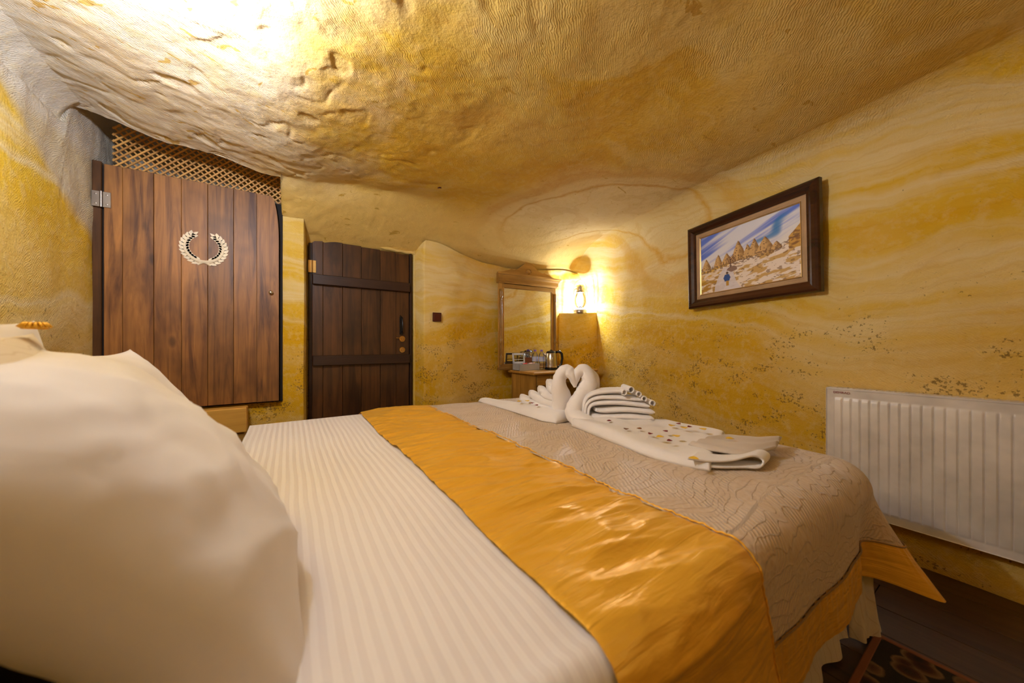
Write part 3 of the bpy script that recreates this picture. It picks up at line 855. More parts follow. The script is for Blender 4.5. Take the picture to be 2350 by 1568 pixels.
# mirror stands on the table against the wall, turned slightly to the room
mA = Vector((XatY(1141, 2.985), 2.985)); mB = Vector((XatY(1276, 2.955), 2.955))
mc = (mA + mB)/2; mw = (mB - mA).length; ma = atan2(mB.y-mA.y, mB.x-mA.x)
mi = thing('dressing_mirror', 'tall mirror in a carved brown wooden frame standing on the vanity', 'mirror', (mc.x, mc.y, VZ), ma)
W = mw
def mpart(name, f, mat, smooth='auto'):
    b = B(); f(b); return b.obj(name, mat, mi, smooth)
TOPZ = 1.725 - VZ
for s in (-1, 1):
    def col(b, s=s):
        x = s*(W/2 - .045)
        b.box((x, .0, TOPZ/2 - .02), (.062, .030, TOPZ - .05), bev=.003)
    mpart('stile', col, M['vanity'])
    def turned(b, s=s):
        x = s*(W/2 - .032); pr = [(.0, .05)]
        for k in range(41):
            zt = k/40; z = .055 + zt*(TOPZ - .22)
            r = .0155 - .004*abs(zt-.5)*2
            for c0 in (.10, .90, .30, .96, .04): r += .008*exp(-((zt-c0)/.013)**2)
            for c0 in (.13, .87, .27): r -= .005*exp(-((zt-c0)/.012)**2)
            pr.append((r, z))
        pr.append((0, TOPZ - .16))
        b.lathe(pr, (x, -.026, 0), 16)
    mpart('turned_column', turned, M['vanity'], True)
mpart('bottom_rail', lambda b: (b.box((0, 0, .030), (W - .04, .036, .060), bev=.004), b.box((0, -.012, .012), (W-.01, .06, .024), bev=.004)), M['vanityx'])
mpart('top_rail', lambda b: b.box((0, 0, TOPZ - .125), (W - .10, .032, .045), bev=.004), M['vanityx'])
def cornice(b):
    prof = [(0, -.10), (.012, -.10), (.014, -.088), (.022, -.080), (.022, -.045), (.030, -.038), (.034, -.022), (.046, -.014), (.050, .0), (0, 0)]
    x0, x1 = -W/2, W/2
    a = [b.bm.verts.new((x0 - (p - .02 if p else 0)*1., .016 if p == 0 else -.016 - p, TOPZ + z)) for p, z in prof]
    c = [b.bm.verts.new((x1 + (p - .02 if p else 0)*1., .016 if p == 0 else -.016 - p, TOPZ + z)) for p, z in prof]
    n = len(prof)
    for k in range(n): b.bm.faces.new((a[k], a[(k+1) % n], c[(k+1) % n], c[k]))
    b.bm.faces.new(a); b.bm.faces.new(c[::-1])
mpart('cornice', cornice, M['vanityx'])
def crest(b):
    N = 60; poly = []
    for k in range(N+1):
        u = k/N*2 - 1; au = abs(u)
        h = .015 + .105*exp(-(u/.30)**2) + .032*sst(1., .62, au) + .010*exp(-((au-.60)/.05)**2)
        if au > .985: h = .004
        poly.append((u*W*.47, h))
    poly = [(-W*.47, 0)] + poly + [(W*.47, 0)]
    b.prism(poly, -.010, .010, Matrix.Translation((0, 0, TOPZ)) @ Matrix.Rotation(pi/2, 4, 'X'))
mpart('crest_board', crest, M['vanityx'], False)
def boss(b):
    Mx = Matrix.Translation((0, -.010, TOPZ + .045)) @ Matrix.Rotation(pi/2, 4, 'X')
    b.lathe([(0, .012), (.014, .010), (.024, .004), (.028, 0)], (0, 0, 0), 18, Mx)
    for k in range(7):
        a = pi*k/6
        b.lathe([(0, .008), (.006, .006), (.009, 0)], (0, 0, 0), 10, Mx @ Matrix.Translation((.030*cos(a), .004 + .030*sin(a), 0)))
mpart('carved_boss', boss, M['vanity'])
mpart('mirror_glass', lambda b: b.box((0, -.002, (TOPZ-.08)/2), (W - .14, .006, TOPZ - .16), bev=.0015), M['mirror'], False)

# ------------------------------------------------------------------ small things on the vanity
TZ = VZ + .001
bx = thing('tea_box', 'open grey card box with a windowed lid at the left of the vanity', 'box', (2.035, 2.835, TZ), 0)
b = B()
for (c, s) in (((0, 0, .002), (.25, .12, .004)), ((0, -.059, .032), (.25, .003, .064)), ((0, .059, .032), (.25, .003, .064)), ((-.1235, 0, .032), (.003, .12, .064)), ((.1235, 0, .032), (.003, .12, .064)), ((.02, 0, .03), (.002, .116, .055))):
    b.box(c, s)
b.obj('tray', M['boxgrey'], bx)
Rl = Matrix.Translation((-.045, .062, .066)) @ Matrix.Rotation(radians(-8), 4, 'X')
b = B()
for (c, s) in (((0, 0, .009), (.15, .004, .018)), ((0, 0, .096), (.15, .004, .018)), ((-.067, 0, .052), (.018, .004, .105)), ((.067, 0, .052), (.018, .004, .105)), ((0, -.001, .04), (.118, .002, .005))):
    vs_ = b.box(c, s)
for v in b.bm.verts: v.co = Rl @ v.co
lid = b.obj('lid', M['boxlight'], bx)
b = B(); b.box((0, 0, .052), (.12, .0015, .07))
for v in b.bm.verts: v.co = Rl @ v.co
b.obj('lid_window', M['bottle'], lid)
for k, (x, y, m, lab) in enumerate([(-.075, -.030, 'black', 'dark sachet'), (-.045, -.036, 'sachet', 'red'), (-.020, -.030, 'sachet', 'red'), (.035, -.015, 'paperpink', 'cream'), (.060, -.012, 'paperpink', 'cream'), (.085, -.015, 'paperpink', 'cream')]):
    b = B(); b.box((0, 0, 0), (.034 if m != 'black' else .016, .008, .062), bev=.003)
    o = b.obj('sachet', M[m]); c_ = Vector((x, y))
    o.location = (2.035 + c_.x, 2.835 + c_.y, TZ + .040 + .001*(k % 3)); o.rotation_euler = (radians(-10 + k*2), radians(6 - 5*(k % 3)), 0)
    tag(o, ['black sachet at the left end of the tea box', 'red sachet next to the black one in the tea box', 'red sachet right of the other red one in the tea box', 'cream sachet nearest the red sachets in the tea box', 'middle one of the three cream sachets in the tea box', 'cream sachet at the right end of the tea box'][k], 'sachet', 'sachets in the tea box')
# coffee box and cup behind the tray
o = B(); o.box((0, 0, .062), (.085, .044, .124), bev=.002); o = o.obj('brown_carton', M['boxbrown']); o.location = (2.115, 2.924, TZ)
tag(o, 'brown carton behind the grey tea box', 'carton')
cup = thing('glass_cup', 'upturned glass cup standing on the brown carton', 'cup', (2.112, 2.928, TZ + .125))
b = B(); b.lathe([(.034, .002), (.036, .0), (.035, .03), (.028, .058), (.0, .06), ], (0, 0, 0), 24); b.obj('bowl', M['bottle'], cup, True)
b = B(); b.lathe([(.030, .0), (.030, .0015), (.0, .0015)], (0, 0, .056), 20); b.obj('dark_foot', M['black'], cup, 'auto')
def bottle(x, y, label):
    t_ = thing('water_bottle', label, 'bottle', (x, y, TZ), 0, 'water bottles on the vanity')
    b = B(); pr = [(0, .001), (.028, .001), (.031, .006)] + [(.031 - .0015*(k % 2), .012 + k*.008) for k in range(8)] + [(.031, .08), (.031, .135), (.028, .155), (.018, .172), (.0125, .180), (.0125, .188)]
    b.lathe(pr, (0, 0, 0), 24); b.obj('bottle_body', M['bottle'], t_, True)
    b = B(); b.lathe([(.0315, .082), (.0315, .132)], (0, 0, 0), 24); b.obj('paper_label', M['labelblue'], t_, True)
    b = B(); b.lathe([(.0, .205), (.0135, .204), (.0145, .200), (.0145, .186)], (0, 0, 0), 20); b.obj('cap', M['cappurple'], t_, 'auto')
bottle(2.195, 2.895, 'clear water bottle with purple cap beside the carton')
bottle(2.235, 2.835, 'clear water bottle with purple cap beside the kettle')
kt = thing('electric_kettle', 'steel electric kettle with a black handle on the vanity', 'kettle', (2.292, 2.745, TZ), radians(-38))
b = B(); b.lathe([(0, .001), (.068, .001), (.070, .006), (.068, .018), (.0, .018)], (0, 0, 0), 32); b.obj('base_plate', M['black'], kt, 'auto')
b = B(); b.lathe([(.0, .0185), (.064, .019), (.066, .03), (.062, .10), (.056, .165), (.052, .172)], (0, 0, 0), 36); b.obj('body', M['steel'], kt, True)
b = B(); b.lathe([(.0525, .170), (.053, .178), (.044, .190), (.020, .196), (.012, .198), (.012, .204), (0, .206)], (0, 0, 0), 28); b.obj('lid', M['black'], kt, 'auto')
b = B(); b.tube([(.045, 0, .180), (.085, 0, .186), (.108, 0, .165), (.114, 0, .115), (.104, 0, .060), (.085, 0, .030), (.062, 0, .026)], [.012, .015, .014, .013, .013, .013, .012], 10); b.obj('handle', M['black'], kt, True)
b = B(); b.tube([(-.045, 0, .140), (-.062, 0, .158), (-.078, 0, .172)], [.018, .014, .010], 10); b.obj('spout', M['steel'], kt, True)
# ------------------------------------------------------------------ bed
ZT = .58
bed = thing('bed', 'double bed with a dark brown headboard below the pillows', 'bed', (.75, 1.27, 0))
def bpart(name, c, size, mat, bev=.01, seg=2):
    b = B(); b.box((0, 0, 0), size, bev=bev, seg=seg); o = b.obj(name, mat, bed, 'auto'); o.location = (c[0]-.75, c[1]-1.27, c[2]); return o
bpart('mattress', (.775, 1.27, .435), (1.86, 1.84, .24), M['mattress'], .05, 3)
bpart('bed_base', (.76, 1.27, .20), (1.84, 1.74, .20), M['leather'])
bpart('headboard', (-.53, 1.27, .44), (.06, 1.98, .86), M['leather'], .02)
for x in (-.2, 1.62):
    for y in (.45, 2.09): bpart('leg', (x, y, .052), (.07, .07, .10), M['black'], .005)

YN, YFR, XF = .300, 2.26, 1.81
def und(x, y, k=1.):
    """soft unevenness of the bedding"""
    return k*(.010*nz(x*2.2, y*2.2, 3) + .004*nz(x*7, y*7, 1))
def profile(v, out=0., nearlow=.05, farlow=.25, rho=.055):
    """cross section over the bed: 0 near hem, 1 far hem -> (y, z)"""
    Ln, Lf = ZT - rho - nearlow, ZT - rho - farlow
    Wd = YFR - YN - 2*rho; aq = rho*pi/2
    tot = Ln + aq + Wd + aq + Lf; s = v*tot
    if s < Ln: return YN - out - .03*(1 - s/Ln), nearlow + s, -1
    s -= Ln
    if s < aq: a = s/rho; return YN - out + (rho+out)*(1-cos(a)), ZT - rho + (rho+out)*sin(a), 0
    s -= aq
    if s < Wd: return YN + rho + s, ZT + out, 1
    s -= Wd
    if s < aq: a = s/rho; return YFR - rho + (rho+out)*sin(a), ZT - rho + (rho+out)*cos(a), 2
    s -= aq
    return YFR + out, ZT - rho - s, 3
# white striped sheet
def sheet(u, v):
    x = lerp(-.165, .46, u); y, z, r = profile(v, .0, .30, .30)
    if r == 1: z += und(x, y) - .003
    if r <= 0: y += .006*nz(x*9, z*3, 2)
    return Vector((x, y, z))
b = B(); b.grid(120, 150, sheet)
o = b.obj('bed_sheet', M['sheet'], smooth=True); tag(o, 'white sheet with woven satin stripes over the head half of the bed', 'sheet')
sd = o.modifiers.new('t', 'SOLIDIFY'); sd.thickness = .004; sd.offset = -1

# bedspread: beige panel, gold satin band and gold hem
sp_ = thing('bedspread', 'beige patterned bedspread with a gold satin border over the bed foot', 'bedspread', (1.2, 1.27, ZT))
HN = .20  # hem height above floor of the near side
BX0, BX1 = .362, .775
def satin(u, v):
    xw = lerp(BX0, BX1, u)
    y, z, r = profile(v, .006, .03, .25)
    edge = .012*nz(y*3.0, 1.3, 0) + .006*nz(y*9., 2.3, 0)
    xw += edge*(1-u) + (.012*nz(y*2.5, 5.3, 0) + .004*nz(y*11., 2, 1))*u
    # gathers running across the band, strongest at the two seams
    seam = exp(-u/.16) + exp(-(1-u)/.16)
    n1_ = noise.ridged_multi_fractal(Vector((xw*3.2 + .25*y, y*11. + z*9. + xw*1.5, 3.1)), 1., 2.1, 3., 1., 2.)
    n2_ = nz(xw*8, y*44 + z*44, 1.)
    n3_ = nz(xw*2.5, y*4.5 + z*4, 8.)
    h = (.013*(n1_ - .9) + .0060*n2_*seam + .011*n3_)
    pad = .010*sin(pi*min(1, max(0, u)))**.6 + .003
    h = h*(.45 + .55*sin(pi*u)**.5) + pad
    if r == 1: return Vector((xw, y, z + und(xw, y) + h))
    if r == 0:
        a = (z - (ZT-.055))/.061; return Vector((xw, y - h*(1-a), z + h*a + und(xw, y)*a))
    if r < 0:
        d = ZT - .055 - z
        xw2 = xw + d*(.10*u - .02*(1-u)) ; fold = .022*sin(xw*26 + 1.5*d)*min(1, d*3) + .02*nz(xw*5, d*3, 4)
        return Vector((xw2, y - h*.6 - .10*d*u + fold*min(1., d*4) , z))
    return Vector((xw, y + h, z))
b = B(); tot = 3.2
b.grid(90, 640, satin, uvf=lambda u, v: (u*.41, v*tot))
b.obj('satin_band', M['satin'], sp_, True, normals=True, origin=None)
def fixp(o): o.matrix_parent_inverse = o.parent.matrix_world.inverted()
bpy.context.view_layer.update()
def keep(o): o.matrix_parent_inverse = Matrix.Translation(-Vector(o.parent.location))

# outline of the hanging part, from the seam on the near side around the foot to the far side
XS = .765; RC = .13
def outline(s):
    """s in 0..1 -> point, outward normal, spine point"""
    segs = [('n', XF-RC-XS), ('c1', RC*pi/2*1.0), ('f', YFR-YN-2*RC), ('c2', RC*pi/2), ('b', XF-RC-XS)]
    wts = [1.5, 3.2, 1., 1.5, .6]; tot_ = sum(l*w_ for (n_, l), w_ in zip(segs, wts)); d = s*tot_
    for (nm, l), w_ in zip(segs, wts):
        if d <= l*w_ + 1e-9: break
        d -= l*w_
    d /= w_; ym = (YN+YFR)/2
    if nm == 'n': p = Vector((XS + d, YN)); n_ = Vector((0, -1))
    elif nm == 'c1': a = d/RC; n_ = Vector((sin(a), -cos(a))); p = Vector((XF-RC, YN+RC)) + n_*RC
    elif nm == 'f': p = Vector((XF, YN+RC+d)); n_ = Vector((1, 0))
    elif nm == 'c2': a = d/RC; n_ = Vector((cos(a), sin(a))); p = Vector((XF-RC, YFR-RC)) + n_*RC
    else: p = Vector((XF-RC-d, YFR)); n_ = Vector((0, 1))
    q_ = Vector((min(p.x, 1.15), ym))
    return p, n_, q_, nm, d
RHO = .060
def cover(s, v, off=0.):
    """v 0 spine .. .5 top edge .. .6 rounded .. 1 hem"""
    p, n_, q_, nm, d = outline(s)
    RHO = lerp(.060, .105, sst(.80, 1.15, p.x))
    if v < .5:
        k = v/.5; e = p - n_*RHO; c_ = q_.lerp(e, k)
        z = ZT + .010 + und(c_.x, c_.y) + .006*nz(c_.x*6, c_.y*6, 9) - .008*sst(.75, 1., k)*sst(1.35, 1.7, c_.x)
        return Vector((c_.x, c_.y, z + off))
    z0 = ZT + .010 - .008*sst(1.35, 1.7, (p - n_*RHO).x)
    if v < .6:
        a = (v-.5)/.1*pi/2; c_ = p - n_*RHO + n_*(RHO+off)*sin(a)
        e = p - n_*RHO; return Vector((c_.x, c_.y, z0 + (und(e.x, e.y) + .006*nz(e.x*6, e.y*6, 9))*cos(a) - RHO + (RHO+off)*cos(a)))
    H = z0 - RHO - .235; h = (v-.6)/.4*H
    # folds of the hanging cloth; the spare cloth of the corner makes one wide pointed fold
    par = p.x if nm == 'n' else (XF-RC + d if nm == 'c1' else XF + p.y)
    wv_ = .006*sin(par*9 + 2.) + .005*sin(par*21)
    o_ = .05*h + wv_*min(1, h/.25)
    side = Vector((0, 0))
    if nm in ('n', 'c1', 'f'):
        x_eff = p.x if nm == 'n' else (XF-RC + d*1.0 if nm == 'c1' else XF + (p.y - YN - RC) + .08)
        cf = exp(-((x_eff - 1.725)/.080)**2); vf = exp(-((x_eff - 1.575)/.06)**2)
        dirn = Vector((.25, -1.)).normalized()
        side = dirn*(.205*cf*(h/.30)**1.25 if h > 0 else 0)
        o_ -= .035*vf*min(1, h/.2)
        o_ += .05*exp(-((x_eff-1.95)/.12)**2)*h/.3
    c_ = p + n_*(o_ + off) + side
    drop = .075*cf*h/.3 if nm in ('n', 'c1', 'f') else 0
    return Vector((c_.x, c_.y, z0 - RHO - h - drop))
HEMV = .81
def cuv(s, v):
    p, n_, q_, nm, d = outline(s)
    if v < .5: c_ = q_.lerp(p - n_*RHO, v/.5)
    else: c_ = p + n_*((v-.5)/.5*.42)
    return (c_.x, c_.y)
b = B(); b.grid(420, 110, lambda u, v: cover(u, v*HEMV), uvf=lambda u, v: cuv(u, v*HEMV)); b.obj('patterned_panel', M['jacq'], sp_, True)
def hem(u, v):
    vv_ = lerp(HEMV-.004, 1., v); p = cover(u, vv_, .003)
    q_ = nz(u*160, v*2.5, 3.)
    p.z += .0; nn = outline(u)[1]
    k = .004*q_*(1 - .6*v)
    return p + Vector((nn.x*k, nn.y*k, 0))
b = B(); b.grid(620, 24, hem, uvf=lambda u, v: (u*3.4*.6, v*.15)); b.obj('gold_hem', M['satin'], sp_, True)
b = B(); b.grid(300, 24, lambda u, v: cover(u, lerp(.62, .995, v), -.006)); b.obj('lining', M['underside'], sp_, True)
# far edge flaps lie behind; cord along the seams
def seam_pt(k, N):
    v = k/(N-1); return satin(1., v) 
pts = [satin(1., lerp(.10, .93, k/420)) + Vector((.002, 0, .004)) for k in range(421)]
pts = [p + Vector((.0015*sin(i*1.9), 0, .001*cos(i*1.9))) for i, p in enumerate(pts)]
b = B(); b.tube(pts, .0024, 6); b.obj('seam_cord', M['satin'], sp_, True)
pts = [cover(k/500, HEMV, .005) for k in range(501)]
b = B(); b.tube(pts, .0022, 6); b.obj('hem_cord', M['underside'], sp_, True)
for c in sp_.children: keep(c)
for c in sp_.children:
    if c.name.startswith(('satin_band', 'gold_hem', 'patterned')): pass

# valance: pale skirt to the floor, open at the corner
vl = thing('bed_valance', 'pale brocade valance hanging to the floor around the bed foot', 'valance', (1.2, 1.27, 0))
def skirt(path, x0, x1, amp, fq, H=.34, z0=.012):
    def f(u, v):
        p, n_ = path(lerp(x0, x1, u)); z = lerp(z0, H, v)
        k = amp*sin(lerp(x0, x1, u)*fq)*(1 - .55*v) + .012*nz(u*9, v*2, 4) + .035*(1-v)
        return Vector((p.x + n_.x*k, p.y + n_.y*k, z))
    return f
b = B(); b.grid(220, 24, skirt(lambda s: (Vector((s, .375)), Vector((0, -1))), -.15, 1.575, .012, 40)); b.obj('near_skirt', M['brocade'], vl, True)
b = B(); b.grid(60, 24, skirt(lambda s: (Vector((1.665 + .05*sin(s), .37 - .05*cos(s))), Vector((sin(s), -cos(s)))), -1.2, 1.2, .010, 5)); b.obj('corner_skirt', M['brocade'], vl, True)
b = B(); b.grid(160, 24, skirt(lambda s: (Vector((1.71, s)), Vector((1, 0))), .44, 2.2, .020, 38)); b.obj('foot_skirt', M['brocade'], vl, True)
for c in vl.children: keep(c)

# ------------------------------------------------------------------ pillows and cushions
def pillow_mesh(W_, H_, T_, seed, n=48, pw=2.6, flange=.0, wrk=.006):
    b = B(); V = {}
    for side in (1, -1):
        for i in range(n+1):
            for j in range(n+1):
                u, v = i/n*2-1, j/n*2-1
                if side == -1 and (i in (0, n) or j in (0, n)): V[side, i, j] = V[1, i, j]; continue
                # pinched outline
                pu = 1 - .085*(1 - v*v)**.8; pv = 1 - .085*(1 - u*u)**.8
                x = u*W_/2*pu; y = v*H_/2*pv
                eu, ev = max(0, 1-abs(u)**pw), max(0, 1-abs(v)**pw)
                th = T_/2*(eu*ev)**.55
                rr_ = min(1 - abs(u), 1 - abs(v))
                wr_ = wrk*noise.ridged_multi_fractal(Vector((x*5+seed, y*7+side, seed*1.3)), 1., 2., 3., 1., 2.) - wrk
                wr_ += wrk*1.4*nz(x*6, y*6, seed)
                th += wr_*sst(0, .25, rr_)
                V[side, i, j] = b.bm.verts.new((x, y, side*th))
        for i in range(n):
            for j in range(n):
                q_ = (V[side, i, j], V[side, i+1, j], V[side, i+1, j+1], V[side, i, j+1])
                b.bm.faces.new(q_ if side == 1 else q_[::-1])
    return b
def place_pillow(name, label, cat, mat, c, W_, H_, T_, lean, yaw, roll, seed, group=None, pw=2.6, wrk=.006):
    """width along Y, leaning back towards -X by 'lean' from the horizontal"""
    b = pillow_mesh(W_, H_, T_, seed, pw=pw, wrk=wrk)
    th = radians(lean)
    ex = Vector((0, -1, 0)); ey = Vector((-cos(th), 0, sin(th))); ez = ex.cross(ey)
    R = Matrix((ex, ey, ez)).transposed().to_4x4()
    R = Matrix.Rotation(radians(yaw), 4, 'Z') @ R @ Matrix.Rotation(radians(roll), 4, 'Z')
    for v in b.bm.verts: v.co = R @ v.co
    o = b.obj(name, mat, smooth=True); o.location = c; return tag(o, label, cat, group)
np_ = place_pillow('pillow', 'large white pillow leaning in the left foreground', 'pillow', M['pillow'], (-.200, .80, .755), .72, .575, .25, 50, 5, -3, 3.1, wrk=.011)
place_pillow('pillow', 'white pillow mostly hidden behind the foreground pillow', 'pillow', M['pillow'], (-.36, 1.52, .765), .60, .50, .15, 60, 0, 0, 8.2)
place_pillow('cushion', 'pale brocade cushion standing behind the large white foreground pillow', 'cushion', M['brocade'], (-.405, .96, .825), .50, .42, .12, 72, 0, 0, 5.5)
cu = place_pillow('cushion', 'plain cream cushion with gold trim at the far left edge', 'cushion', M['pillow'], (-.47, 1.11, .85), .40, .42, .09, 80, 0, 0, 6.5)
rosette = B()
rosette.lathe([(0, .012), (.02, .010), (.032, .002), (.03, -.006)], (0, 0, 0), 16)
for k in range(16):
    a = 2*pi*k/16; rosette.tube([(.006*cos(a), .006*sin(a), .010), (.024*cos(a), .024*sin(a), .014), (.036*cos(a), .036*sin(a), .0)], .005, 6)
rs = rosette.obj('gold_rosette', M['satin'], cu, True); rs.scale = (.6, .6, .6); rs.location = (.03, .03, .185); rs['label'] = 'gathered gold trim'

# ------------------------------------------------------------------ towel swans
ZB = ZT + .020
def smooth_path(P, n):
    """Catmull-Rom through control points (x, y, z, r)"""
    out = []; m = len(P)
    for i in range(m-1):
        p0, p1, p2, p3 = P[max(i-1, 0)], P[i], P[i+1], P[min(i+2, m-1)]
        for k in range(n):
            t_ = k/n; out.append([.5*((2*b_) + (-a+c_)*t_ + (2*a-5*b_+4*c_-d_)*t_**2 + (-a+3*b_-3*c_+d_)*t_**3) for a, b_, c_, d_ in zip(p0, p1, p2, p3)])
    out.append(list(P[-1])); return out
def swan_neck(P, seed):
    pts = smooth_path(P, 10); b = B()
    n = 20; rings = []; prev = None; m = len(pts)
    for i, (x, y, z, r) in enumerate(pts):
        p = Vector((x, y, z)); a = Vector(pts[max(i-1, 0)][:3]); c_ = Vector(pts[min(i+1, m-1)][:3]); t_ = (c_-a).normalized()
        u = (prev - t_*prev.dot(t_)) if prev is not None else Vector((1, 0, 0)).cross(t_)
        u.normalize(); prev = u; v = t_.cross(u); ring = []
        for k in range(n):
            an = 2*pi*k/n
            rr_ = r*(1 + .07*sin(an*2 + i*.25) + .05*nz(cos(an)*2, sin(an)*2, i*.28+seed) + .035*sin(i*1.4)*sst(.5, -.6, cos(an)))
            ring.append(b.bm.verts.new(p + (u*cos(an) + v*sin(an))*rr_))
        rings.append(ring)
    for a, c_ in zip(rings, rings[1:]):
        for k in range(n): b.bm.faces.new((a[k], a[(k+1) % n], c_[(k+1) % n], c_[k]))
    b.bm.faces.new(rings[0][::-1]); b.bm.faces.new(rings[-1]); return b
def slab(path_fn, nu, nv, thick, zbase):
    """flat towel: closed slab with a rounded rim; path_fn(u, v) -> (x, y), thick(u, v) -> height"""
    b = B(); top = [[None]*nv for _ in range(nu)]; bot = [[None]*nv for _ in range(nu)]
    for i in range(nu):
        for j in range(nv):
            u, v = i/(nu-1), j/(nv-1); x, y = path_fn(u, v)
            h = thick(u, v); e = min(u, 1-u, .5)*nu/3., min(v, 1-v)*nv/3.
            k = min(1, min(e)); k = sqrt(max(0, 1-(1-k)**2))
            top[i][j] = b.bm.verts.new((x, y, zbase + h*(.35 + .65*k)))
            bot[i][j] = b.bm.verts.new((x, y, zbase))
    for i in range(nu-1):
        for j in range(nv-1):
            b.bm.faces.new((top[i][j], top[i+1][j], top[i+1][j+1], top[i][j+1]))
            b.bm.faces.new((bot[i][j], bot[i][j+1], bot[i+1][j+1], bot[i+1][j]))
    for i in range(nu-1):
        for j in (0, nv-1): b.bm.faces.new((top[i][j], top[i+1][j], bot[i+1][j], bot[i][j]))
    for j in range(nv-1):
        for i in (0, nu-1): b.bm.faces.new((top[i][j], top[i][j+1], bot[i][j+1], bot[i][j]))
    return b
# plane of the heart: through the swans' breasts, measured in the photo and put at its real distance
HD = 1.80
def hp(x, y, dd=0.):
    """photo point at distance HD (+dd) along the view axis"""
    d = ray(x, y); return Vector((0, 0, CAMZ)) + d*(HD + dd)
def H4(x, y, r, dd=0.): p = hp(x, y, dd); return (p.x, p.y, p.z, r)
# left swan
s1 = thing('towel_swan', 'left towel swan with a pleated wing and a long tail', 'towel', (1.22, 1.45, ZB), 0, 'towel swans on the bedspread')
neck1 = [H4(1262, 985, .030, .16), H4(1285, 958, .058, .10), H4(1290, 920, .052, .06), H4(1283, 885, .040, .03), H4(1287, 862, .0365, .02), H4(1300, 852, .034, .01), H4(1311, 860, .028), H4(1317, 876, .018), H4(1320, 889, .007)]
swan_neck(neck1, 1.).obj('neck', M['towel'], s1, True)
tipL = atZ(1104, 912, ZB+.02); brL = atZ(1290, 962, ZB)
def body1(u, v):
    a = Vector((brL.x-.02, brL.y-.035)).lerp(Vector((tipL.x, tipL.y)), u); dirn = Vector((tipL.x-brL.x, tipL.y-brL.y)).normalized(); nrm = Vector((dirn.y, -dirn.x))
    w_ = lerp(.125, .022, u**.8)*(.75 + .25*sst(0, .12, u))
    c_ = a + nrm*(w_*(v*2-1) + .035*(1-u)); return c_.x, c_.y
slab(body1, 60, 24, lambda u, v: (lerp(.060, .030, u) + .006*nz(u*6, v*4, 1))*(.35 + .65*sin(pi*v)**.5), ZB-.008).obj('body', M['towel'], s1, True)
# pleated wing: flat folds stacked like stairs, rising towards the neck
def flat_sweep(P, depth, seed=0., dfun=None):
    """P: photo points (x, y, vertical half thickness, distance offset); cross section a wide rounded slab"""
    pts = smooth_path([H4(*p) for p in P], 7); b = B(); rings = []; m = len(pts); n = 18
    fd = Vector((FWD[0], FWD[1], 0)).normalized()
    for i, (x, y, z, r) in enumerate(pts):
        a = Vector(pts[max(i-1, 0)][:3]); c_ = Vector(pts[min(i+1, m-1)][:3]); t_ = (c_-a).normalized(); up = fd.cross(t_); up.normalize()
        k = i/(m-1); rr = r*(1 if 0 < i < m-1 else .55); dd_ = depth*(1 if 0 < i < m-1 else .93)
        ring = []
        for q_ in range(n):
            an = 2*pi*q_/n; ca, sa = cos(an), sin(an)
            ring.append(b.bm.verts.new(Vector((x, y, z)) + fd*(abs(ca)**.5*(1 if ca > 0 else -1)*dd_) + up*(sa*rr*(1 + .12*nz(i*.3, ca*2, seed)))))
        rings.append(ring)
    for a, c_ in zip(rings, rings[1:]):
        for q_ in range(n): b.bm.faces.new((a[q_], a[(q_+1) % n], c_[(q_+1) % n], c_[q_]))
    b.bm.faces.new(rings[0][::-1]); b.bm.faces.new(rings[-1]); return b
for k, (xe, ye, xs, ys) in enumerate([(1196, 921, 1272, 948), (1193, 907, 1272, 934), (1214, 898, 1272, 920), (1235, 888, 1272, 906), (1255, 873, 1274, 892)]):
    dE = .42*(1290 - xe)/95; dS = .10
    P_ = [(xs, ys+6, .021, dS), (lerp(xs, xe, .5), lerp(ys, ye, .5)+8, .024, lerp(dS, dE, .5)), (xe+9, ye+8, .025, dE*.95), (xe, ye+5, .017, dE)]
    flat_sweep(P_, .065, k).obj('wing_pleat', M['towel'], s1, 'auto')
# right swan
s2 = thing('towel_swan', 'right towel swan with a rolled wing and petals on its train', 'towel', (1.25, 1.1, ZB), 0, 'towel swans on the bedspread')
neck2 = [H4(1372, 985, .030, -.12), H4(1345, 975, .050, -.10), H4(1318, 952, .042, -.05), H4(1320, 928, .040, -.02), H4(1337, 905, .041, 0), H4(1350, 882, .042, 0), H4(1349, 862, .039, 0), H4(1338, 851, .034, 0), H4(1325, 858, .028, 0), H4(1320, 872, .020, 0), H4(1319, 886, .009, 0)]
swan_neck(neck2, 5.).obj('neck', M['towel'], s2, True)
neck2b = [H4(1352, 950, .020, .05), H4(1362, 905, .030, .05), H4(1360, 872, .036, .04), H4(1350, 853, .026, .04)]
swan_neck(neck2b, 9.).obj('neck_fold', M['towel'], s2, True)
def train(u, v):
    A = [atZ(1312, 975, ZB), atZ(1400, 1010, ZB), atZ(1510, 1052, ZB), atZ(1630, 1078, ZB)]
    Bq = [atZ(1350, 955, ZB), atZ(1470, 975, ZB), atZ(1540, 973, ZB), atZ(1665, 998, ZB)]
    def cr(Pp, t_):
        t_ *= 3; i = min(2, int(t_)); f_ = t_-i; p0, p1, p2, p3 = Pp[max(i-1, 0)], Pp[i], Pp[i+1], Pp[min(i+2, 3)]
        return .5*((2*p1) + (p2-p0)*f_ + (2*p0-5*p1+4*p2-p3)*f_**2 + (3*p1-p0-3*p2+p3)*f_**3)
    q_ = cr(A, u).lerp(cr(Bq, u), v); return q_.x, q_.y
slab(train, 70, 40, lambda u, v: .030 + .012*nz(u*5, v*4, 2) + .018*(1-u) - .004*u, ZB-.008).obj('body', M['towel'], s2, True)
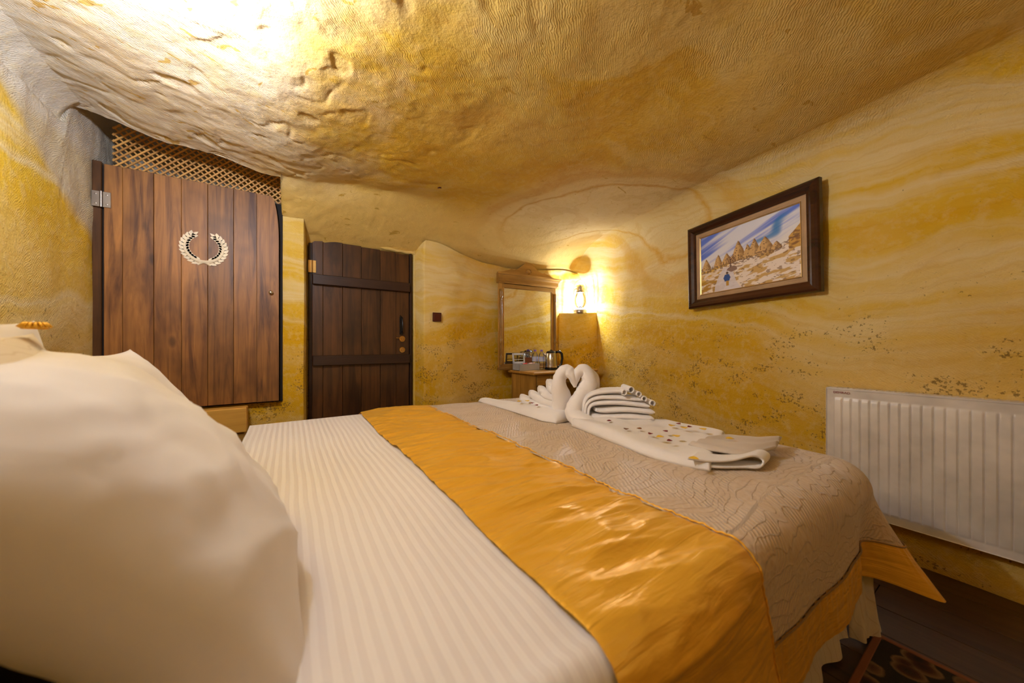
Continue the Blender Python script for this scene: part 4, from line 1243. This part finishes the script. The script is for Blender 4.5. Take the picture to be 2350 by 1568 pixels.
# rolled wing: a towel folded in loops, its layers fanned out at the tail end
for k, P_ in enumerate([
    [(1350, 962, .014), (1378, 966, .016), (1430, 966, .016), (1482, 970, .015)],
    [(1352, 950, .013), (1376, 952, .015), (1430, 951, .016), (1487, 955, .015)],
    [(1360, 936, .010), (1380, 938, .014), (1430, 936, .015), (1490, 941, .014)],
    [(1344, 955, .008), (1348, 930, .010), (1368, 922, .012), (1420, 921, .013), (1480, 928, .012)],
    [(1338, 952, .008), (1342, 925, .010), (1364, 911, .011), (1410, 910, .012), (1466, 914, .011)],
    [(1333, 945, .008), (1340, 915, .010), (1360, 901, .011), (1395, 896, .012), (1434, 895, .011)]]):
    flat_sweep([(x, y, r, lerp(-.01, -.09, (x-1340)/150)) for x, y, r in P_], [.085, .08, .075, .07, .062, .055][k], k).obj('wing_fold', M['towel'], s2, 'auto')
fdv = Vector((FWD[0], FWD[1], 0)).normalized()
for k, (x, y, r_) in enumerate([(1424, 897, .013), (1439, 891, .015), (1456, 901, .013), (1468, 911, .013), (1486, 921, .014)]):
    p = hp(x, y, -.075 - .006*k)
    e1 = Vector((RGT[0], RGT[1], 0)).normalized(); e2 = Vector((0, 0, 1)); b = B()
    def curl(u, v, p=p, r_=r_, k=k):
        an = lerp(-.6*pi, 1.15*pi, u) + k*.2; rr = r_*(1 - .25*u)
        return p + fdv*lerp(-.062, .055, v) + e1*(cos(an)*rr) + e2*(sin(an)*rr)
    b.grid(18, 8, curl); o = b.obj('wing_curl', M['towel'], s2, True); m_ = o.modifiers.new('thick', 'SOLIDIFY'); m_.thickness = .004; m_.offset = 0
# loose ends of the train: hem folded back, curled end and a thin folded cloth on top
def strip(P, wdt, thick, name, mat, dirn):
    pts_ = smooth_path(P, 8); b = B(); dirn = Vector(dirn)
    rows = []
    for (x, y, z, r) in pts_:
        c_ = Vector((x, y, z)); rows.append([b.bm.verts.new(c_ + dirn*(s_*wdt*r) ) for s_ in [(-1 + 2*k/16) for k in range(17)]])
    for a, c_ in zip(rows, rows[1:]):
        for k in range(16): b.bm.faces.new((a[k], a[k+1], c_[k+1], c_[k]))
    o = b.obj(name, mat, s2, True); m_ = o.modifiers.new('thick', 'SOLIDIFY'); m_.thickness = thick; m_.offset = 0; return o
def Z3(x, y, z, r=1.): p = atZ(x, y, z); return (p.x, p.y, p.z, r)
ed = (Vector(Z3(1545, 1030, ZB)[:3]) - Vector(Z3(1605, 1000, ZB)[:3])).normalized()
strip([Z3(1590, 1046, ZB+.028), Z3(1640, 1052, ZB+.020), Z3(1690, 1050, ZB+.024), Z3(1735, 1040, ZB+.034), Z3(1758, 1050, ZB+.020), Z3(1750, 1066, ZB+.004), Z3(1715, 1066, ZB+.002), Z3(1660, 1066, ZB+.002), Z3(1610, 1062, ZB+.004)], .045, .006, 'curled_end', M['towel'], ed)
def cloth2(u, v):
    A = [atZ(1580, 1018, ZB+.03), atZ(1640, 1040, ZB+.02), atZ(1720, 1048, ZB+.02), atZ(1780, 1040, ZB+.01)]
    Bq = [atZ(1625, 1006, ZB+.03), atZ(1680, 1005, ZB+.02), atZ(1740, 1008, ZB+.02), atZ(1795, 1012, ZB+.01)]
    def cr(Pp, t_):
        t_ *= 3; i = min(2, int(t_)); f_ = t_-i; p0, p1, p2, p3 = Pp[max(i-1, 0)], Pp[i], Pp[i+1], Pp[min(i+2, 3)]
        return .5*((2*p1) + (p2-p0)*f_ + (2*p0-5*p1+4*p2-p3)*f_**2 + (3*p1-p0-3*p2+p3)*f_**3)
    q_ = cr(A, u).lerp(cr(Bq, u), v); return q_.x, q_.y
M['linen'] = fabric('grey_linen', (.62, .54, .47), weave=500)
slab(cloth2, 44, 24, lambda u, v: .010 + .006*sin(v*16 + u*2) + .003*nz(u*5, v*9, 2), ZB+.024).obj('folded_cloth', M['linen'], s2, True)
for o_ in list(s1.children) + list(s2.children): keep(o_)

# petals scattered over the train and on the left swan
pet = [(1398, 967, 'r'), (1437, 986, 'b'), (1467, 985, 'b'), (1493, 997, 'r'), (1527, 991, 'r'), (1537, 1013, 'r'), (1552, 1002, 'y'), (1592, 1054, 'y'), (1542, 978, 'y'), (1557, 974, 'r'), (1583, 981, 'r'), (1613, 986, 'y'), (1675, 1008, 'y'), (1222, 926, 'r'), (1231, 931, 'r'), (1192, 922, 'y'), (1210, 921, 'y'), (1515, 1004, 'y'), (1570, 983, 'y')]
LB = {'r': 'dark red petal', 'b': 'brown petal', 'y': 'yellow petal'}
M['petalbrown'] = simple('petal_brown', (.22, .08, .01), .6)
wh = ['nearest the rolled wing', 'in front of the rolled wing', 'right of the first brown one', 'in the middle of the right swan train', 'on the upper middle of the train', 'on the lower middle of the train', 'beside the dark red one mid train', 'on the folded hem at the train end', 'at the far edge of the train', 'at the far edge beside a yellow petal', 'by the bright yellow far petals', 'lying largest at the far train edge', 'under the folded grey cloth edge', 'on the left swan tail near its neck', 'on the left swan body by the wing', 'on the left swan tail', 'on the left swan below the pleats', 'in mid train between red petals', 'between the far petals of the train']
for k, (x, y, cc) in enumerate(pet):
    zz = ZB + (.040 if x > 1300 else .055)
    p = atZ(x, y, zz)
    b = B(); N = 9; s_ = .0095 if cc != 'y' else .013
    ring = [b.bm.verts.new((s_*cos(2*pi*i/N)*(1.3 - .3*cos(4*pi*i/N)), s_*sin(2*pi*i/N), .0015*sin(2*pi*i/N*2)+.003)) for i in range(N)]
    c_ = b.bm.verts.new((0, 0, .0))
    for i in range(N): b.bm.faces.new((c_, ring[i], ring[(i+1) % N]))
    o = b.obj('petal', M[{'r': 'petalred', 'b': 'petalbrown', 'y': 'petalyellow'}[cc]]); o.location = p; o.rotation_euler = (0, 0, k*1.3)
    m_ = o.modifiers.new('thick', 'SOLIDIFY'); m_.thickness = .0012
    tag(o, LB[cc] + ' ' + wh[k], 'petal', 'petals on the towel swans')

# ------------------------------------------------------------------ rug
rg = thing('patterned_rug', 'dark patterned rug on the floor beside the bed', 'rug', (1.0, -.1, 0))
b = B(); b.box((0, -.10, .006), (1.36, .96, .011), bev=.003); b.obj('pile', M['rug'], rg)
b = B(); b.box((0, .385, .0075), (1.37, .02, .012), bev=.003); b.box((.675, -.10, .0075), (.02, .96, .012), bev=.003); b.obj('woven_border', M['boxbrown'], rg)
